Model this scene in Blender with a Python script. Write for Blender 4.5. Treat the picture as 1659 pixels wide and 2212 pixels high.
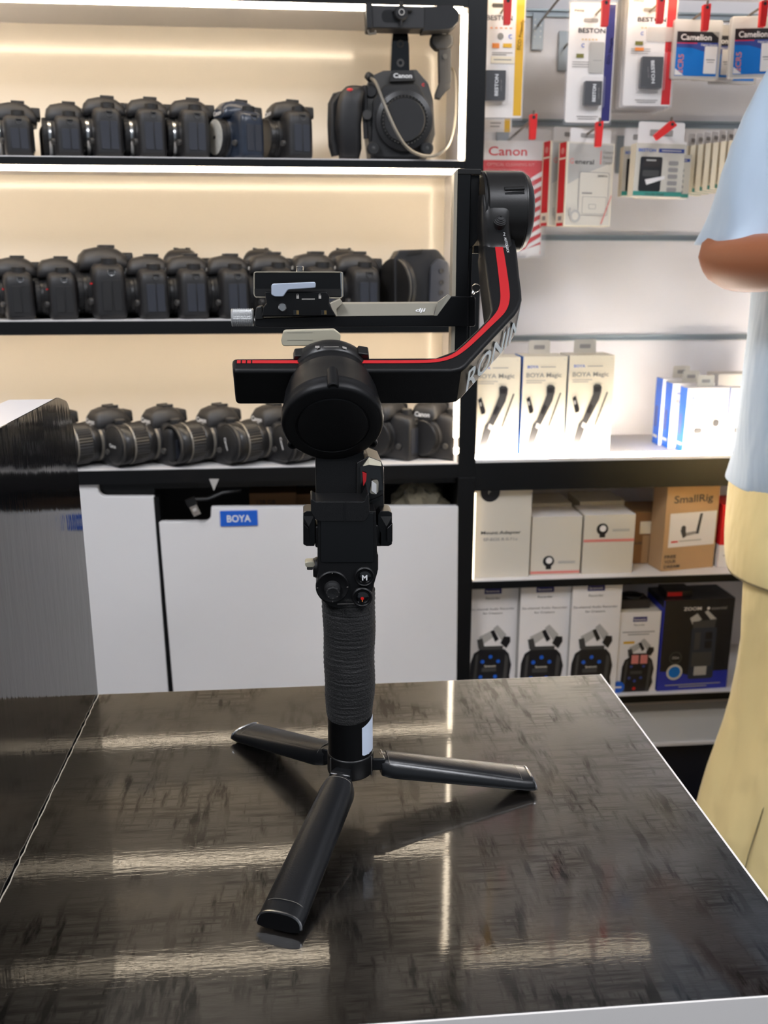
import bpy, bmesh, math, random
from mathutils import Vector, Matrix
V = Vector
PI = math.pi
random.seed(7)
scene = bpy.context.scene
for o in list(bpy.data.objects): bpy.data.objects.remove(o)
COL = scene.collection

# ------------------------------------------------------------------ camera
F_PX = 1950.0; YAW = math.radians(5.1); PITCH = math.radians(15.05); EYE = V((0, 0, 1.13))
FW = V((math.sin(YAW)*math.cos(PITCH), math.cos(YAW)*math.cos(PITCH), -math.sin(PITCH)))
RT = V((math.cos(YAW), -math.sin(YAW), 0)); UP = RT.cross(FW)
cd = bpy.data.cameras.new('camera'); cam = bpy.data.objects.new('camera', cd); COL.objects.link(cam)
cam.matrix_world = Matrix(((RT.x, UP.x, -FW.x, EYE.x), (RT.y, UP.y, -FW.y, EYE.y), (RT.z, UP.z, -FW.z, EYE.z), (0, 0, 0, 1)))
cd.sensor_fit = 'VERTICAL'; cd.sensor_height = 36; cd.lens = F_PX/2212*36
cd.clip_start = 0.02; cd.clip_end = 30
cd.dof.use_dof = True; cd.dof.focus_distance = 0.76; cd.dof.aperture_fstop = 8.5
scene.camera = cam
def ray(x, y): return FW + RT*((x-829.5)/F_PX) + UP*((1106-y)/F_PX)
def W(x, y, Y):
    d = ray(x, y); return EYE + d*(Y/d.y)
def onplane(x, y, o, n):
    d = ray(x, y); return EYE + d*((o-EYE).dot(n)/d.dot(n))

# ------------------------------------------------------------------ world, exposure, ceiling lights
w = bpy.data.worlds.new('shop_daylight'); scene.world = w; w.use_nodes = True
w.node_tree.nodes['Background'].inputs[0].default_value = (0.78, 0.88, 1.0, 1)
w.node_tree.nodes['Background'].inputs[1].default_value = 0.22
scene.view_settings.view_transform = 'Standard'; scene.view_settings.look = 'None'
scene.view_settings.gamma = 1; scene.view_settings.exposure = 0.62
LED = 13.5           # shelf strips
LED_RIGHT = 85.0    # the strip on the box shelf
CEIL = 15.5

# ------------------------------------------------------------------ materials
MATS = {}
def lin(c):
    return tuple((x/255/12.92 if x/255 <= .04045 else ((x/255+.055)/1.055)**2.4) for x in c)
def mat(name, rgb, rough=.5, metal=0, bump=0, bscale=200, emit=0, alpha=1, coat=0, var=0, vscale=20, spec=.5, ior=1.5, stretch=(1, 1, 1), sheen=0, bdist=.001):
    m = bpy.data.materials.new(name); m.use_nodes = True; nt = m.node_tree; b = nt.nodes['Principled BSDF']
    c = lin(rgb)
    b.inputs['Base Color'].default_value = (*c, 1); b.inputs['Roughness'].default_value = rough
    b.inputs['Metallic'].default_value = metal; b.inputs['Specular IOR Level'].default_value = spec; b.inputs['IOR'].default_value = ior
    b.inputs['Coat Weight'].default_value = coat; b.inputs['Coat Roughness'].default_value = .06
    b.inputs['Sheen Weight'].default_value = sheen
    if emit:
        b.inputs['Emission Color'].default_value = (*c, 1); b.inputs['Emission Strength'].default_value = emit
    if alpha < 1: b.inputs['Alpha'].default_value = alpha
    if bump or var:
        tc = nt.nodes.new('ShaderNodeTexCoord'); mp = nt.nodes.new('ShaderNodeMapping'); mp.inputs['Scale'].default_value = stretch
        nt.links.new(tc.outputs['Object'], mp.inputs[0])
    if bump:
        n = nt.nodes.new('ShaderNodeTexNoise'); n.inputs['Scale'].default_value = bscale; n.inputs['Detail'].default_value = 3
        nt.links.new(mp.outputs[0], n.inputs[0])
        bp = nt.nodes.new('ShaderNodeBump'); bp.inputs['Strength'].default_value = bump; bp.inputs['Distance'].default_value = bdist
        nt.links.new(n.outputs[0], bp.inputs['Height']); nt.links.new(bp.outputs[0], b.inputs['Normal'])
    if var:
        n = nt.nodes.new('ShaderNodeTexNoise'); n.inputs['Scale'].default_value = vscale; n.inputs['Detail'].default_value = 5
        nt.links.new(mp.outputs[0], n.inputs[0])
        mx = nt.nodes.new('ShaderNodeMix'); mx.data_type = 'RGBA'
        mx.inputs[6].default_value = (*[v*(1-var) for v in c], 1); mx.inputs[7].default_value = (*[min(1, v*(1+var)) for v in c], 1)
        nt.links.new(n.outputs[0], mx.inputs[0]); nt.links.new(mx.outputs[2], b.inputs['Base Color'])
    MATS[name] = m; return m
mat('led', (255, 236, 207), emit=LED); mat('led_dim', (255, 236, 205), emit=2.5); mat('led_top', (255, 236, 205), emit=8); mat('led_cool', (255, 244, 230), emit=LED_RIGHT)
mat('ceiling_lamp', (246, 248, 255), emit=CEIL)
mat('laminate_cream', (236, 226, 210), rough=.16, coat=.3)
mat('laminate_white', (226, 223, 224), rough=.25)
mat('door_white', (222, 219, 217), rough=.3, var=.03, vscale=3)
mat('shelf_white', (230, 226, 224), rough=.35)
mat('slat_white', (226, 221, 220), rough=.28, var=.03, vscale=4)
mat('groove', (150, 158, 158), rough=.3, metal=.7)
mat('frame_black', (9, 9, 10), rough=.35, spec=.35)
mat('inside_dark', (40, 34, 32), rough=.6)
mat('wall_beige', (196, 186, 176), rough=.7); mat('paint_white', (214, 214, 214), rough=.6)
mat('floor_dark', (20, 20, 25), rough=.3, var=.3, vscale=6)
mat('plinth_dark', (30, 30, 38), rough=.35)
mat('wall_grey', (190, 190, 192), rough=.7)
mat('black', (8, 8, 9), rough=.42); mat('black_gloss', (6, 6, 7), rough=.07, coat=.5)
mat('screen_black', (3, 3, 4), rough=.3)
mat('gimbal_black', (14, 14, 15), rough=.46, spec=.28, bump=.12, bscale=1500)
mat('gimbal_satin', (26, 25, 24), rough=.36, spec=.45, bump=.06, bscale=1200)
mat('gimbal_matt', (12, 12, 13), rough=.5, spec=.35, bump=.2, bscale=1400)
mat('alu_black', (6, 6, 7), rough=.35, spec=.35)
mat('alu_edge', (170, 162, 145), rough=.35, metal=.3)
mat('alu_grey', (165, 166, 166), rough=.38, metal=.3)
mat('lever_blue', (178, 188, 204), rough=.45, metal=.35)
mat('lever_cream', (176, 170, 150), rough=.45, metal=.3)
mat('steel', (190, 190, 190), rough=.22, metal=1); mat('brass', (180, 150, 100), rough=.3, metal=1)
mat('bar_grey', (140, 136, 124), rough=.35, metal=.2)
mat('red_stripe', (176, 24, 30), rough=.5); mat('ronin_grey', (176, 192, 200), rough=.5)
mat('white_print', (225, 225, 225), rough=.5); mat('grey_print', (140, 136, 130), rough=.5)
mat('record_red', (200, 20, 16), rough=.4)
mat('sticker_white', (214, 226, 244), rough=.5)
mat('rubber', (14, 14, 15), rough=.6, bump=.3, bscale=900)
mat('leg_black', (16, 17, 19), rough=.3, bump=.1, bscale=500, coat=.15)
mat('leg_pad', (13, 14, 17), rough=.34, bump=.12, bscale=700)
mat('leg_seam', (110, 106, 98), rough=.5)
mat('cam_black', (34, 33, 34), rough=.45, bump=.25, bscale=1200, var=.15, vscale=60)
mat('cam_dark', (22, 22, 24), rough=.55, bump=.5, bscale=1400)
mat('cam_port', (46, 49, 58), rough=.6); mat('cam_grey', (66, 64, 62), rough=.4)
mat('cam_blue', (40, 48, 62), rough=.3, var=.6, vscale=40)
mat('lens_black', (34, 33, 33), rough=.35); mat('lens_ring', (140, 134, 124), rough=.3, metal=.4)
mat('glass_dark', (12, 12, 18), rough=.04, coat=1)
mat('cap_white', (206, 204, 196), rough=.6, var=.25, vscale=120)
mat('red', (206, 28, 34), rough=.45); mat('tag_red', (226, 34, 32), rough=.35)
mat('card_white', (232, 226, 222), rough=.4); mat('card_cream', (232, 220, 196), rough=.45)
mat('card_yellow', (222, 172, 36), rough=.4); mat('card_navy', (38, 34, 104), rough=.35)
mat('card_blue', (0, 112, 196), rough=.35); mat('card_midblue', (52, 70, 140), rough=.35); mat('boya_blue', (22, 92, 196), rough=.4)
mat('card_black', (26, 24, 26), rough=.35); mat('card_grey', (176, 172, 166), rough=.5); mat('card_warm', (206, 198, 184), rough=.5)
mat('card_teal', (58, 142, 128), rough=.4); mat('zoom_blue', (42, 52, 160), rough=.35); mat('kraft', (182, 146, 106), rough=.7)
mat('kraft_dark', (140, 100, 62), rough=.7); mat('print_dark', (60, 58, 58), rough=.5); mat('print_faint', (150, 144, 140), rough=.5)
mat('orange', (236, 140, 60), rough=.5); mat('olive', (120, 116, 50), rough=.5); mat('salmon', (214, 128, 120), rough=.5); mat('green', (70, 160, 110), rough=.5)
mat('battery_black', (30, 30, 32), rough=.3)
mat('clear_plastic', (235, 235, 240), rough=.05, alpha=.09, spec=.9)
mat('frosted_plastic', (214, 208, 200), rough=.25, alpha=.7)
mat('wire', (150, 140, 125), rough=.3, metal=.9); mat('plate_metal', (140, 146, 150), rough=.4, metal=.5)
mat('plastic_bag', (150, 140, 118), rough=.12, alpha=.6, bump=1, bscale=60)
mat('skin', (150, 88, 54), rough=.5, bump=.15, bscale=300, var=.08, vscale=8)
mat('shirt_blue', (190, 208, 226), rough=.85, bump=.55, bscale=7, bdist=.03, stretch=(1.6, 1.6, .55), sheen=.3)
mat('chino', (246, 222, 158), rough=.9, bump=.6, bscale=8, bdist=.03, stretch=(1.4, 1.4, .7), var=.06, vscale=8, sheen=.2); mat('chino_seam', (128, 114, 82), rough=.9)
mat('shoe_white', (214, 226, 234), rough=.6); mat('hair', (16, 13, 12), rough=.6, bump=1, bscale=300)
mat('eye_white', (230, 228, 224), rough=.2)
mat('lip', (120, 62, 50), rough=.5)
mat('table_edge', (226, 222, 218), rough=.4)

# glossy side laminate
def node_table(name, base, r0, r1, brown=True):
    m = bpy.data.materials.new(name); m.use_nodes = True; nt = m.node_tree; b = nt.nodes['Principled BSDF']; N = nt.nodes.new; L = nt.links.new
    tc = N('ShaderNodeTexCoord')
    def noise(sc, scale, det=4, rough=.6):
        mp = N('ShaderNodeMapping'); mp.inputs['Scale'].default_value = sc; L(tc.outputs['Object'], mp.inputs[0])
        n = N('ShaderNodeTexNoise'); n.inputs['Scale'].default_value = scale; n.inputs['Detail'].default_value = det; n.inputs['Roughness'].default_value = rough
        L(mp.outputs[0], n.inputs[0]); return n.outputs[0]
    def ramp(s, a, c0, c, c1):
        r = N('ShaderNodeValToRGB'); r.color_ramp.elements[0].position = a; r.color_ramp.elements[0].color = (*c0, 1)
        r.color_ramp.elements[1].position = c; r.color_ramp.elements[1].color = (*c1, 1); L(s, r.inputs[0]); return r.outputs[0]
    def math_(op, a, bb):
        x = N('ShaderNodeMath'); x.operation = op
        for i, q in enumerate((a, bb)):
            if isinstance(q, (int, float)): x.inputs[i].default_value = q
            else: L(q, x.inputs[i])
        return x.outputs[0]
    hz = ramp(noise((5, 60, 1), 4.0), .44, (0, 0, 0), .62, (1, 1, 1))      # fine lines across
    vt = ramp(noise((50, 9, 1), 2.2), .47, (0, 0, 0), .62, (1, 1, 1))      # short lines along the depth
    bl = ramp(noise((1, 1, 1), 14, 2), .36, (0, 0, 0), .58, (1, 1, 1))
    wear = math_('MULTIPLY', math_('MAXIMUM', math_('MULTIPLY', hz, .75), vt), bl)
    mx = N('ShaderNodeMix'); mx.data_type = 'RGBA'; mx.inputs[6].default_value = (*lin(base[0]), 1); mx.inputs[7].default_value = (*lin(base[1]), 1)
    L(wear, mx.inputs[0]); L(mx.outputs[2], b.inputs['Base Color'])
    rr = math_('ADD', math_('MULTIPLY', wear, r1-r0), r0); L(rr, b.inputs['Roughness'])
    sp = math_('SUBTRACT', .72, math_('MULTIPLY', wear, .60)); L(sp, b.inputs['Specular IOR Level'])
    b.inputs['IOR'].default_value = 1.5; b.inputs['Coat Weight'].default_value = .62; b.inputs['Coat IOR'].default_value = 1.52; b.inputs['Coat Roughness'].default_value = .045
    fine = noise((60, 700, 1), 1.6, 2); wav = noise((26, 190, 1), 1.7, 3, .65)
    bp = N('ShaderNodeBump'); bp.inputs['Strength'].default_value = .22; bp.inputs['Distance'].default_value = .0006; L(fine, bp.inputs['Height'])
    bp2 = N('ShaderNodeBump'); bp2.inputs['Strength'].default_value = .05; bp2.inputs['Distance'].default_value = .0005; L(wav, bp2.inputs['Height'])
    L(bp.outputs[0], b.inputs['Normal']); L(bp2.outputs[0], b.inputs['Coat Normal'])
    MATS[name] = m
node_table('table_laminate', ((12, 9, 7), (8, 7, 6)), .33, .30)
def node_panel(name):
    m = bpy.data.materials.new(name); m.use_nodes = True; nt = m.node_tree; b = nt.nodes['Principled BSDF']; N = nt.nodes.new; L = nt.links.new
    b.inputs['Base Color'].default_value = (.006, .006, .007, 1); b.inputs['Roughness'].default_value = .07; b.inputs['IOR'].default_value = 1.62
    b.inputs['Specular IOR Level'].default_value = .5
    tc = N('ShaderNodeTexCoord'); mp = N('ShaderNodeMapping'); mp.inputs['Scale'].default_value = (1, 22, 5); L(tc.outputs['Object'], mp.inputs[0])
    n = N('ShaderNodeTexNoise'); n.inputs['Scale'].default_value = 3.4; n.inputs['Detail'].default_value = 3; L(mp.outputs[0], n.inputs[0])
    bp = N('ShaderNodeBump'); bp.inputs['Strength'].default_value = .06; bp.inputs['Distance'].default_value = .004; L(n.outputs[0], bp.inputs['Height']); L(bp.outputs[0], b.inputs['Normal'])
    MATS[name] = m
node_panel('panel_gloss')
def node_wrap(name):
    m = bpy.data.materials.new(name); m.use_nodes = True; nt = m.node_tree; b = nt.nodes['Principled BSDF']; N = nt.nodes.new; L = nt.links.new
    b.inputs['Roughness'].default_value = .75; b.inputs['Sheen Weight'].default_value = .05
    tc = N('ShaderNodeTexCoord'); mp = N('ShaderNodeMapping'); mp.inputs['Scale'].default_value = (1, 1, 14); mp.inputs['Rotation'].default_value = (0, .12, 0); L(tc.outputs['Object'], mp.inputs[0])
    n = N('ShaderNodeTexNoise'); n.inputs['Scale'].default_value = 42; n.inputs['Detail'].default_value = 5; L(mp.outputs[0], n.inputs[0])
    n2 = N('ShaderNodeTexNoise'); n2.inputs['Scale'].default_value = 700; L(tc.outputs['Object'], n2.inputs[0])
    r = N('ShaderNodeValToRGB'); r.color_ramp.elements[0].position = .35; r.color_ramp.elements[0].color = (*lin((8, 8, 8)), 1); r.color_ramp.elements[1].position = .72; r.color_ramp.elements[1].color = (*lin((34, 33, 33)), 1)
    L(n.outputs[0], r.inputs[0]); L(r.outputs[0], b.inputs['Base Color'])
    ad = N('ShaderNodeMath'); ad.operation = 'ADD'; L(n.outputs[0], ad.inputs[0]); L(n2.outputs[0], ad.inputs[1])
    bp = N('ShaderNodeBump'); bp.inputs['Strength'].default_value = .9; bp.inputs['Distance'].default_value = .0012; L(ad.outputs[0], bp.inputs['Height']); L(bp.outputs[0], b.inputs['Normal'])
    MATS[name] = m
node_wrap('cloth_wrap')

# ------------------------------------------------------------------ mesh builder
_text_cache = {}
def text_mesh(s, shear=0, bold=0):
    k = (s, shear, bold)
    if k in _text_cache: return _text_cache[k]
    cu = bpy.data.curves.new('t', 'FONT'); cu.body = s; cu.size = 1; cu.shear = shear; cu.offset = bold; cu.resolution_u = 3
    ob = bpy.data.objects.new('t', cu); COL.objects.link(ob); bpy.context.view_layer.update()
    me = bpy.data.meshes.new_from_object(ob.evaluated_get(bpy.context.evaluated_depsgraph_get()))
    vs = [v.co.copy() for v in me.vertices]; fs = [tuple(p.vertices) for p in me.polygons]
    bpy.data.objects.remove(ob); bpy.data.curves.remove(cu); bpy.data.meshes.remove(me)
    xs = [v.x for v in vs] or [0]
    r = (vs, fs, min(xs), max(xs)); _text_cache[k] = r; return r

OFF = {}
class M:
    def __init__(s): s.v = []; s.f = []; s.m = []; s.names = []; s.sm = []
    def add(s, vs, fs, mt, smooth=False):
        b = len(s.v); s.v += [V(v) for v in vs]
        if mt not in s.names: s.names.append(mt)
        i = s.names.index(mt)
        for f in fs: s.f.append(tuple(b+k for k in f)); s.m.append(i); s.sm.append(smooth)
        return s
    def box(s, a, b, mt, mtx=None):
        x0, y0, z0 = a; x1, y1, z1 = b
        vs = [V(p) for p in ((x0, y0, z0), (x1, y0, z0), (x1, y1, z0), (x0, y1, z0), (x0, y0, z1), (x1, y0, z1), (x1, y1, z1), (x0, y1, z1))]
        if mtx: vs = [mtx @ v for v in vs]
        return s.add(vs, [(0, 3, 2, 1), (4, 5, 6, 7), (0, 1, 5, 4), (1, 2, 6, 5), (2, 3, 7, 6), (3, 0, 4, 7)], mt)
    def prism(s, pts, ext, mt, mt_side=None):
        pts = [V(p) for p in pts]; ext = V(ext); n = len(pts)
        nrm = V((0, 0, 0))
        for i in range(n): nrm += pts[i].cross(pts[(i+1) % n])
        if nrm.dot(ext) > 0: pts = pts[::-1]
        s.add(pts+[p+ext for p in pts], [tuple(range(n)), tuple(range(2*n-1, n-1, -1))], mt)
        s.add(pts+[p+ext for p in pts], [((i+1) % n, i, n+i, n+(i+1) % n) for i in range(n)], mt_side or mt); return s
    def poly(s, pts, mt): return s.add(pts, [tuple(range(len(pts)))], mt)
    def rings(s, rings, mt, cap=True, smooth=True, closed=True):
        n = len(rings[0]); vs = [p for r in rings for p in r]; fs = []
        for i in range(len(rings)-1):
            for j in range(n if closed else n-1):
                k = (j+1) % n; fs.append((i*n+j, i*n+k, (i+1)*n+k, (i+1)*n+j))
        s.add(vs, fs, mt, smooth)
        if cap:
            s.add(rings[0], [tuple(range(n-1, -1, -1))], mt, False); s.add(rings[-1], [tuple(range(n))], mt, False)
        return s
    def lathe(s, prof, o, ax, mt, seg=40, cap=True, arc=None):
        o = V(o); ax = V(ax).normalized(); u = ax.orthogonal().normalized(); w2 = ax.cross(u)
        rg = []
        for r, h in prof:
            rg.append([o+ax*h+(u*math.cos(2*PI*k/seg)+w2*math.sin(2*PI*k/seg))*r for k in range(seg)])
        return s.rings(rg, mt, cap)
    def tube(s, path, r, mt, seg=8, cap=True):
        path = [V(p) for p in path]; n = len(path); rg = []; up = None
        for i, p in enumerate(path):
            t = (path[min(i+1, n-1)]-path[max(i-1, 0)]).normalized()
            if up is None: up = t.orthogonal().normalized()
            up = (up-t*up.dot(t)).normalized(); b = t.cross(up)
            rr = r[i] if isinstance(r, (list, tuple)) else r
            rg.append([p+(up*math.cos(2*PI*k/seg)+b*math.sin(2*PI*k/seg))*rr for k in range(seg)])
        return s.rings(rg, mt, cap)
    def sphere(s, c, r, mt, seg=16, sc=(1, 1, 1)):
        rg = []
        for i in range(1, seg//2):
            a = PI*i/(seg//2); rg.append([V(c)+V((math.sin(a)*math.cos(2*PI*k/seg)*r*sc[0], math.sin(a)*math.sin(2*PI*k/seg)*r*sc[1], -math.cos(a)*r*sc[2])) for k in range(seg)])
        return s.rings(rg, mt)
    def text(s, t, o, ex, ey, h, mt, align='l', shear=0, bold=0, width=None):
        vs, fs, x0, x1 = text_mesh(t, shear, bold)
        if not vs: return s
        k = h/.70; kx = k
        if width: kx = width/(x1-x0)
        sh = {'l': -x0, 'c': -(x0+x1)/2, 'r': -x1}[align]
        o = V(o); ex = V(ex).normalized(); ey = V(ey).normalized()
        return s.add([o+ex*(p.x+sh)*kx+ey*p.y*k for p in vs], fs, mt)
    def build(s, name, parent=None, bevel=0, seg=2, sub=0, sharp=35, org=None, mods=None):
        me = bpy.data.meshes.new(name)
        off = OFF.get(root_of(parent).name, V((0, 0, 0))) if parent else (V(org) if org is not None else V((0, 0, 0)))
        me.from_pydata([tuple(p-off) for p in s.v], [], s.f)
        for nm in s.names: me.materials.append(MATS[nm])
        me.polygons.foreach_set('material_index', s.m); me.polygons.foreach_set('use_smooth', s.sm)
        bm = bmesh.new(); bm.from_mesh(me); bmesh.ops.remove_doubles(bm, verts=bm.verts, dist=1e-6); bm.to_mesh(me); bm.free()
        me.update()
        me.set_sharp_from_angle(angle=math.radians(sharp))
        ob = bpy.data.objects.new(name, me); COL.objects.link(ob)
        if parent: ob.parent = parent
        else:
            ob.location = off; OFF[ob.name] = off
        if bevel:
            md = ob.modifiers.new('bevel', 'BEVEL'); md.width = bevel; md.segments = seg; md.limit_method = 'ANGLE'; md.angle_limit = math.radians(40); md.harden_normals = True
            me.polygons.foreach_set('use_smooth', [True]*len(me.polygons))
        if sub:
            md = ob.modifiers.new('sub', 'SUBSURF'); md.levels = sub; md.render_levels = sub
        return ob
def root_of(o):
    while o.parent: o = o.parent
    return o
def tag(o, label, cat, group=None):
    o['label'] = label; o['category'] = cat
    if group: o['group'] = group
    return o
def thing(name, label, cat, loc=(0, 0, 0), rz=0, group=None):
    o = bpy.data.objects.new(name, None); COL.objects.link(o); o.empty_display_size = .05
    o.location = loc; o.rotation_euler = (0, 0, rz); OFF[o.name] = V(loc); return tag(o, label, cat, group)
def struct(m, name, **k):
    o = m.build(name, **k); o['kind'] = 'structure'; return o
def dup(o, parent=None):
    c = o.copy(); COL.objects.link(c); c.parent = parent
    OFF[c.name] = OFF.get(o.name, V((0, 0, 0)))
    for ch in list(o.children): dup(ch, c)
    return c
def fillet(pts, r, seg=5):
    out = []; n = len(pts)
    rs = r if isinstance(r, (list, tuple)) else [r]*n
    for i in range(n):
        p = V(pts[i]); a = V(pts[i-1])-p; b = V(pts[(i+1) % n])-p; rr = rs[i]
        if rr <= 0: out.append(p); continue
        ang = a.angle(b); t = min(rr/math.tan(ang/2), a.length*.48, b.length*.48)
        p0 = p+a.normalized()*t; p1 = p+b.normalized()*t
        for k in range(seg+1):
            q = k/seg; out.append(p0*(1-q)**2+p*2*q*(1-q)+p1*q*q)
    return out
def rrect(cx, cz, w2, h2, r, Y, seg=5):
    return fillet([V((cx-w2, Y, cz-h2)), V((cx+w2, Y, cz-h2)), V((cx+w2, Y, cz+h2)), V((cx-w2, Y, cz+h2))], r, seg)

# ------------------------------------------------------------------ the room
YF = 1.50           # front of the shelving
def S(a, b, mt, name, **k): return struct(M().box(a, b, mt), name, **k)
S((-2.2, -2.0, -.03), (2.6, 1.9, 0), 'floor_dark', 'floor')
S((-2.2, -2.0, 2.6), (2.6, 1.9, 2.65), 'paint_white', 'ceiling')
S((-2.2, 1.76, 0), (2.6, 1.84, 2.6), 'wall_grey', 'wall_back')
S((-2.26, -2.0, 0), (-2.2, 1.84, 2.6), 'wall_grey', 'wall_left')
S((2.6, -2.0, 0), (2.66, 1.84, 2.6), 'wall_grey', 'wall_right')
for i, (x, y) in enumerate(((-.9, -.5), (.9, -.5), (1.3, .05), (-.9, .10))):
    t = thing('ceiling_light', ['square ceiling lamp behind the viewer on the left', 'square ceiling lamp behind the viewer on the right', 'square ceiling lamp above the aisle on the right', 'square ceiling lamp above the black partition'][i], 'lamp', (x, y, 2.57), 0, 'square ceiling lamps')
    q = M(); r = .3
    for a, b in (((-r, -r), (r, -r+.02)), ((-r, r-.02), (r, r)), ((-r, -r), (-r+.02, r)), ((r-.02, -r), (r, r))):
        q.box((x+a[0], y+a[1], 2.56), (x+b[0], y+b[1], 2.6), 'plate_metal')
    q.build('frame', t)
    M().box((x-r+.02, y-r+.02, 2.572), (x+r-.02, y+r-.02, 2.59), 'ceiling_lamp').build('diffuser', t)

Z_TOP = 1.5115; Z_A = 1.2965; Z_B = 1.0520; Z_C = .8085     # shelf tops (Z_TOP is the underside of the uppermost)
XL = -.95; YR_ = 1.714; XD0 = .262; XD1 = .292; YB = 1.665
u = thing('camera_display_shelving', 'cream backlit shelving with black edged shelves full of cameras', 'shelving', (-.3, 1.6, 0))
M().box((XL, YB, Z_C-.025), (XD0, YB+.012, 1.85), 'laminate_cream').build('back_panel', u)
def shelf(z0, z1, name='shelf_board', x0=XL, x1=XD0, top='shelf_white', edge='frame_black', yb=YB, par=None, lip=.002):
    m = M(); m.box((x0, YF+.004, z0+.001), (x1, yb, z1), top); m.box((x0, YF, z0), (x1, YF+.004, z1-lip), edge)
    return m.build(name, par or u)
shelf(1.5145, 1.536); shelf(1.2830, Z_A); shelf(1.0352, Z_B); M().box((XL, YF, 1.0290), (XD0, YF+.004, 1.0354), 'frame_black').build('shelf_lip', u); shelf(.7835, Z_C)
M().box((XL, YF+.01, .7395), (XD0, YB+.012, .7832), 'inside_dark').build('counter_board', u) if False else None
m = M(); m.box((XL, YF, 1.5125), (XD0, YF+.004, 1.5145), 'frame_black'); m.build('upper_edge', u)
m = M(); m.box((XD0, YF, .7835), (XD1, YF+.016, 1.85), 'frame_black'); m.box((XD0, YF+.0158, .7835), (XD0+.010, YR_, 1.85), 'frame_black'); m.build('divider_post', u, bevel=.001)
m = M(); m.box((XD0-.006, YF+.012, Z_C), (XD0, YB, 1.85), 'laminate_white'); m.build('side_panel', u)
# strips
M().box((XL, YF-.001, 1.5065), (XD0-.008, YF+.009, 1.5130), 'led').build('led_strip', u)
M().box((XL, YF+.001, 1.2755), (XD0-.008, YF+.008, 1.2830), 'led').build('led_strip', u)
M().box((XL, YF+.0045, 1.0305), (XD0-.008, YF+.0165, 1.0350), 'led').build('led_strip', u)
M().box((XD0-.0095, YF+.001, 1.2985), (XD0-.001, YF+.009, 1.5045), 'led').build('led_strip', u)
M().box((XD0-.0085, YF+.001, .853), (XD0-.001, YF+.007, 1.030), 'led').build('led_strip', u)
M().box((XD0-.0085, YF+.001, 1.055), (XD0-.003, YF+.004, 1.2755), 'led').build('led_strip', u)
m = M()
for z in (.833, .828): m.sphere((XD0-.004, YF+.002, z), .0045, 'led', 10)
m.build('led_lamp', u)
# a cream reveal strip at the upper bay's ceiling
# ---- cabinet below
c = thing('base_cabinet', 'white fronted base cabinet with black trim under the camera shelves', 'cabinet', (-.3, 1.6, 0))
m = M()
m.box((XL, YF+.02, .770), (XD0, YB+.01, .7832), 'frame_black')
m.box((XL, YF+.024, .757), (W(333, 1060, YF+.02).x, YF+.03, .7833), 'frame_black')
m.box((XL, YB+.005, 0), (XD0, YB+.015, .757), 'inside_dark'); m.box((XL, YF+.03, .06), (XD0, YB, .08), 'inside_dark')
m.box((XL, YF+.01, .0), (XD0, YB, .06), 'frame_black'); m.build('carcass', c)
m = M(); m.box((XD0, YF, 0), (XD1, YF+.016, .7833), 'frame_black'); m.box((XD0, YF+.0158, 0), (XD0+.010, YR_, .7833), 'frame_black'); m.build('side_post', c, bevel=.001)
# left door: outline traced with its finger notch
a0 = W(155, 1043, YF); 
def door(name, pts, rad, Y, th, mt='door_white'):
    P = fillet([W(x, y, Y) for x, y in pts], rad, 7)
    return M().prism(P, (0, th, 0), mt).build(name, c, bevel=.0012)
zb = 1750
door('door', [(40, 1048), (209, 1041), (214, 1073), (332, 1073), (384, zb), (90, zb)], [0, .0, .028, 0, 0, 0], YF+.006, .014)
door('door', [(343, 1128), (455, 1127), (456, 1096), (990, 1094), (984, zb), (396, zb)], [.002, .028, .0, .002, 0, 0], YF-.001, .014)
m = M(); P = [W(x, y, YF+.004) for x, y in ((333, 1074), (343, 1074), (396, zb), (384, zb))]; m.prism(P, (0, .02, 0), 'frame_black'); m.build('door_edge', c)
# blue badge
bq = W(475, 1104, YF-.002); br = W(557, 1135, YF-.002); m = M(); m.box((bq.x, YF-.003, br.z), (br.x, YF-.001, bq.z), 'boya_blue')
m.text('BOYA', ((bq.x+br.x)/2, YF-.0034, br.z+(bq.z-br.z)*.28), (1, 0, 0), (0, 0, 1), (bq.z-br.z)*.44, 'white_print', 'c', bold=.02, width=(br.x-bq.x)*.64); m.build('badge', c)
# things in the open slot
q0 = W(333, 1078, 1.53)
m = M(); m.box((W(540, 1080, 1.6).x, 1.585, .66), (W(640, 1080, 1.6).x, 1.64, .742), 'kraft_dark')
m.text('128 GB', (W(555, 1080, 1.58).x, 1.5845, .722), (1, 0, 0), (0, 0, 1), .008, 'print_dark'); tag(m.build('carton', org=(W(590, 1080, 1.6).x, 1.6, .66)), 'brown carton inside the slot above the blue badge', 'box')
m = M(); m.box((W(640, 1080, 1.6).x, 1.6, .66), (W(700, 1080, 1.6).x, 1.65, .735), 'kraft_dark'); tag(m.build('carton', org=(W(670, 1080, 1.6).x, 1.6, .66)), 'dark carton in the slot directly left of the gimbal post', 'box')
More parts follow.
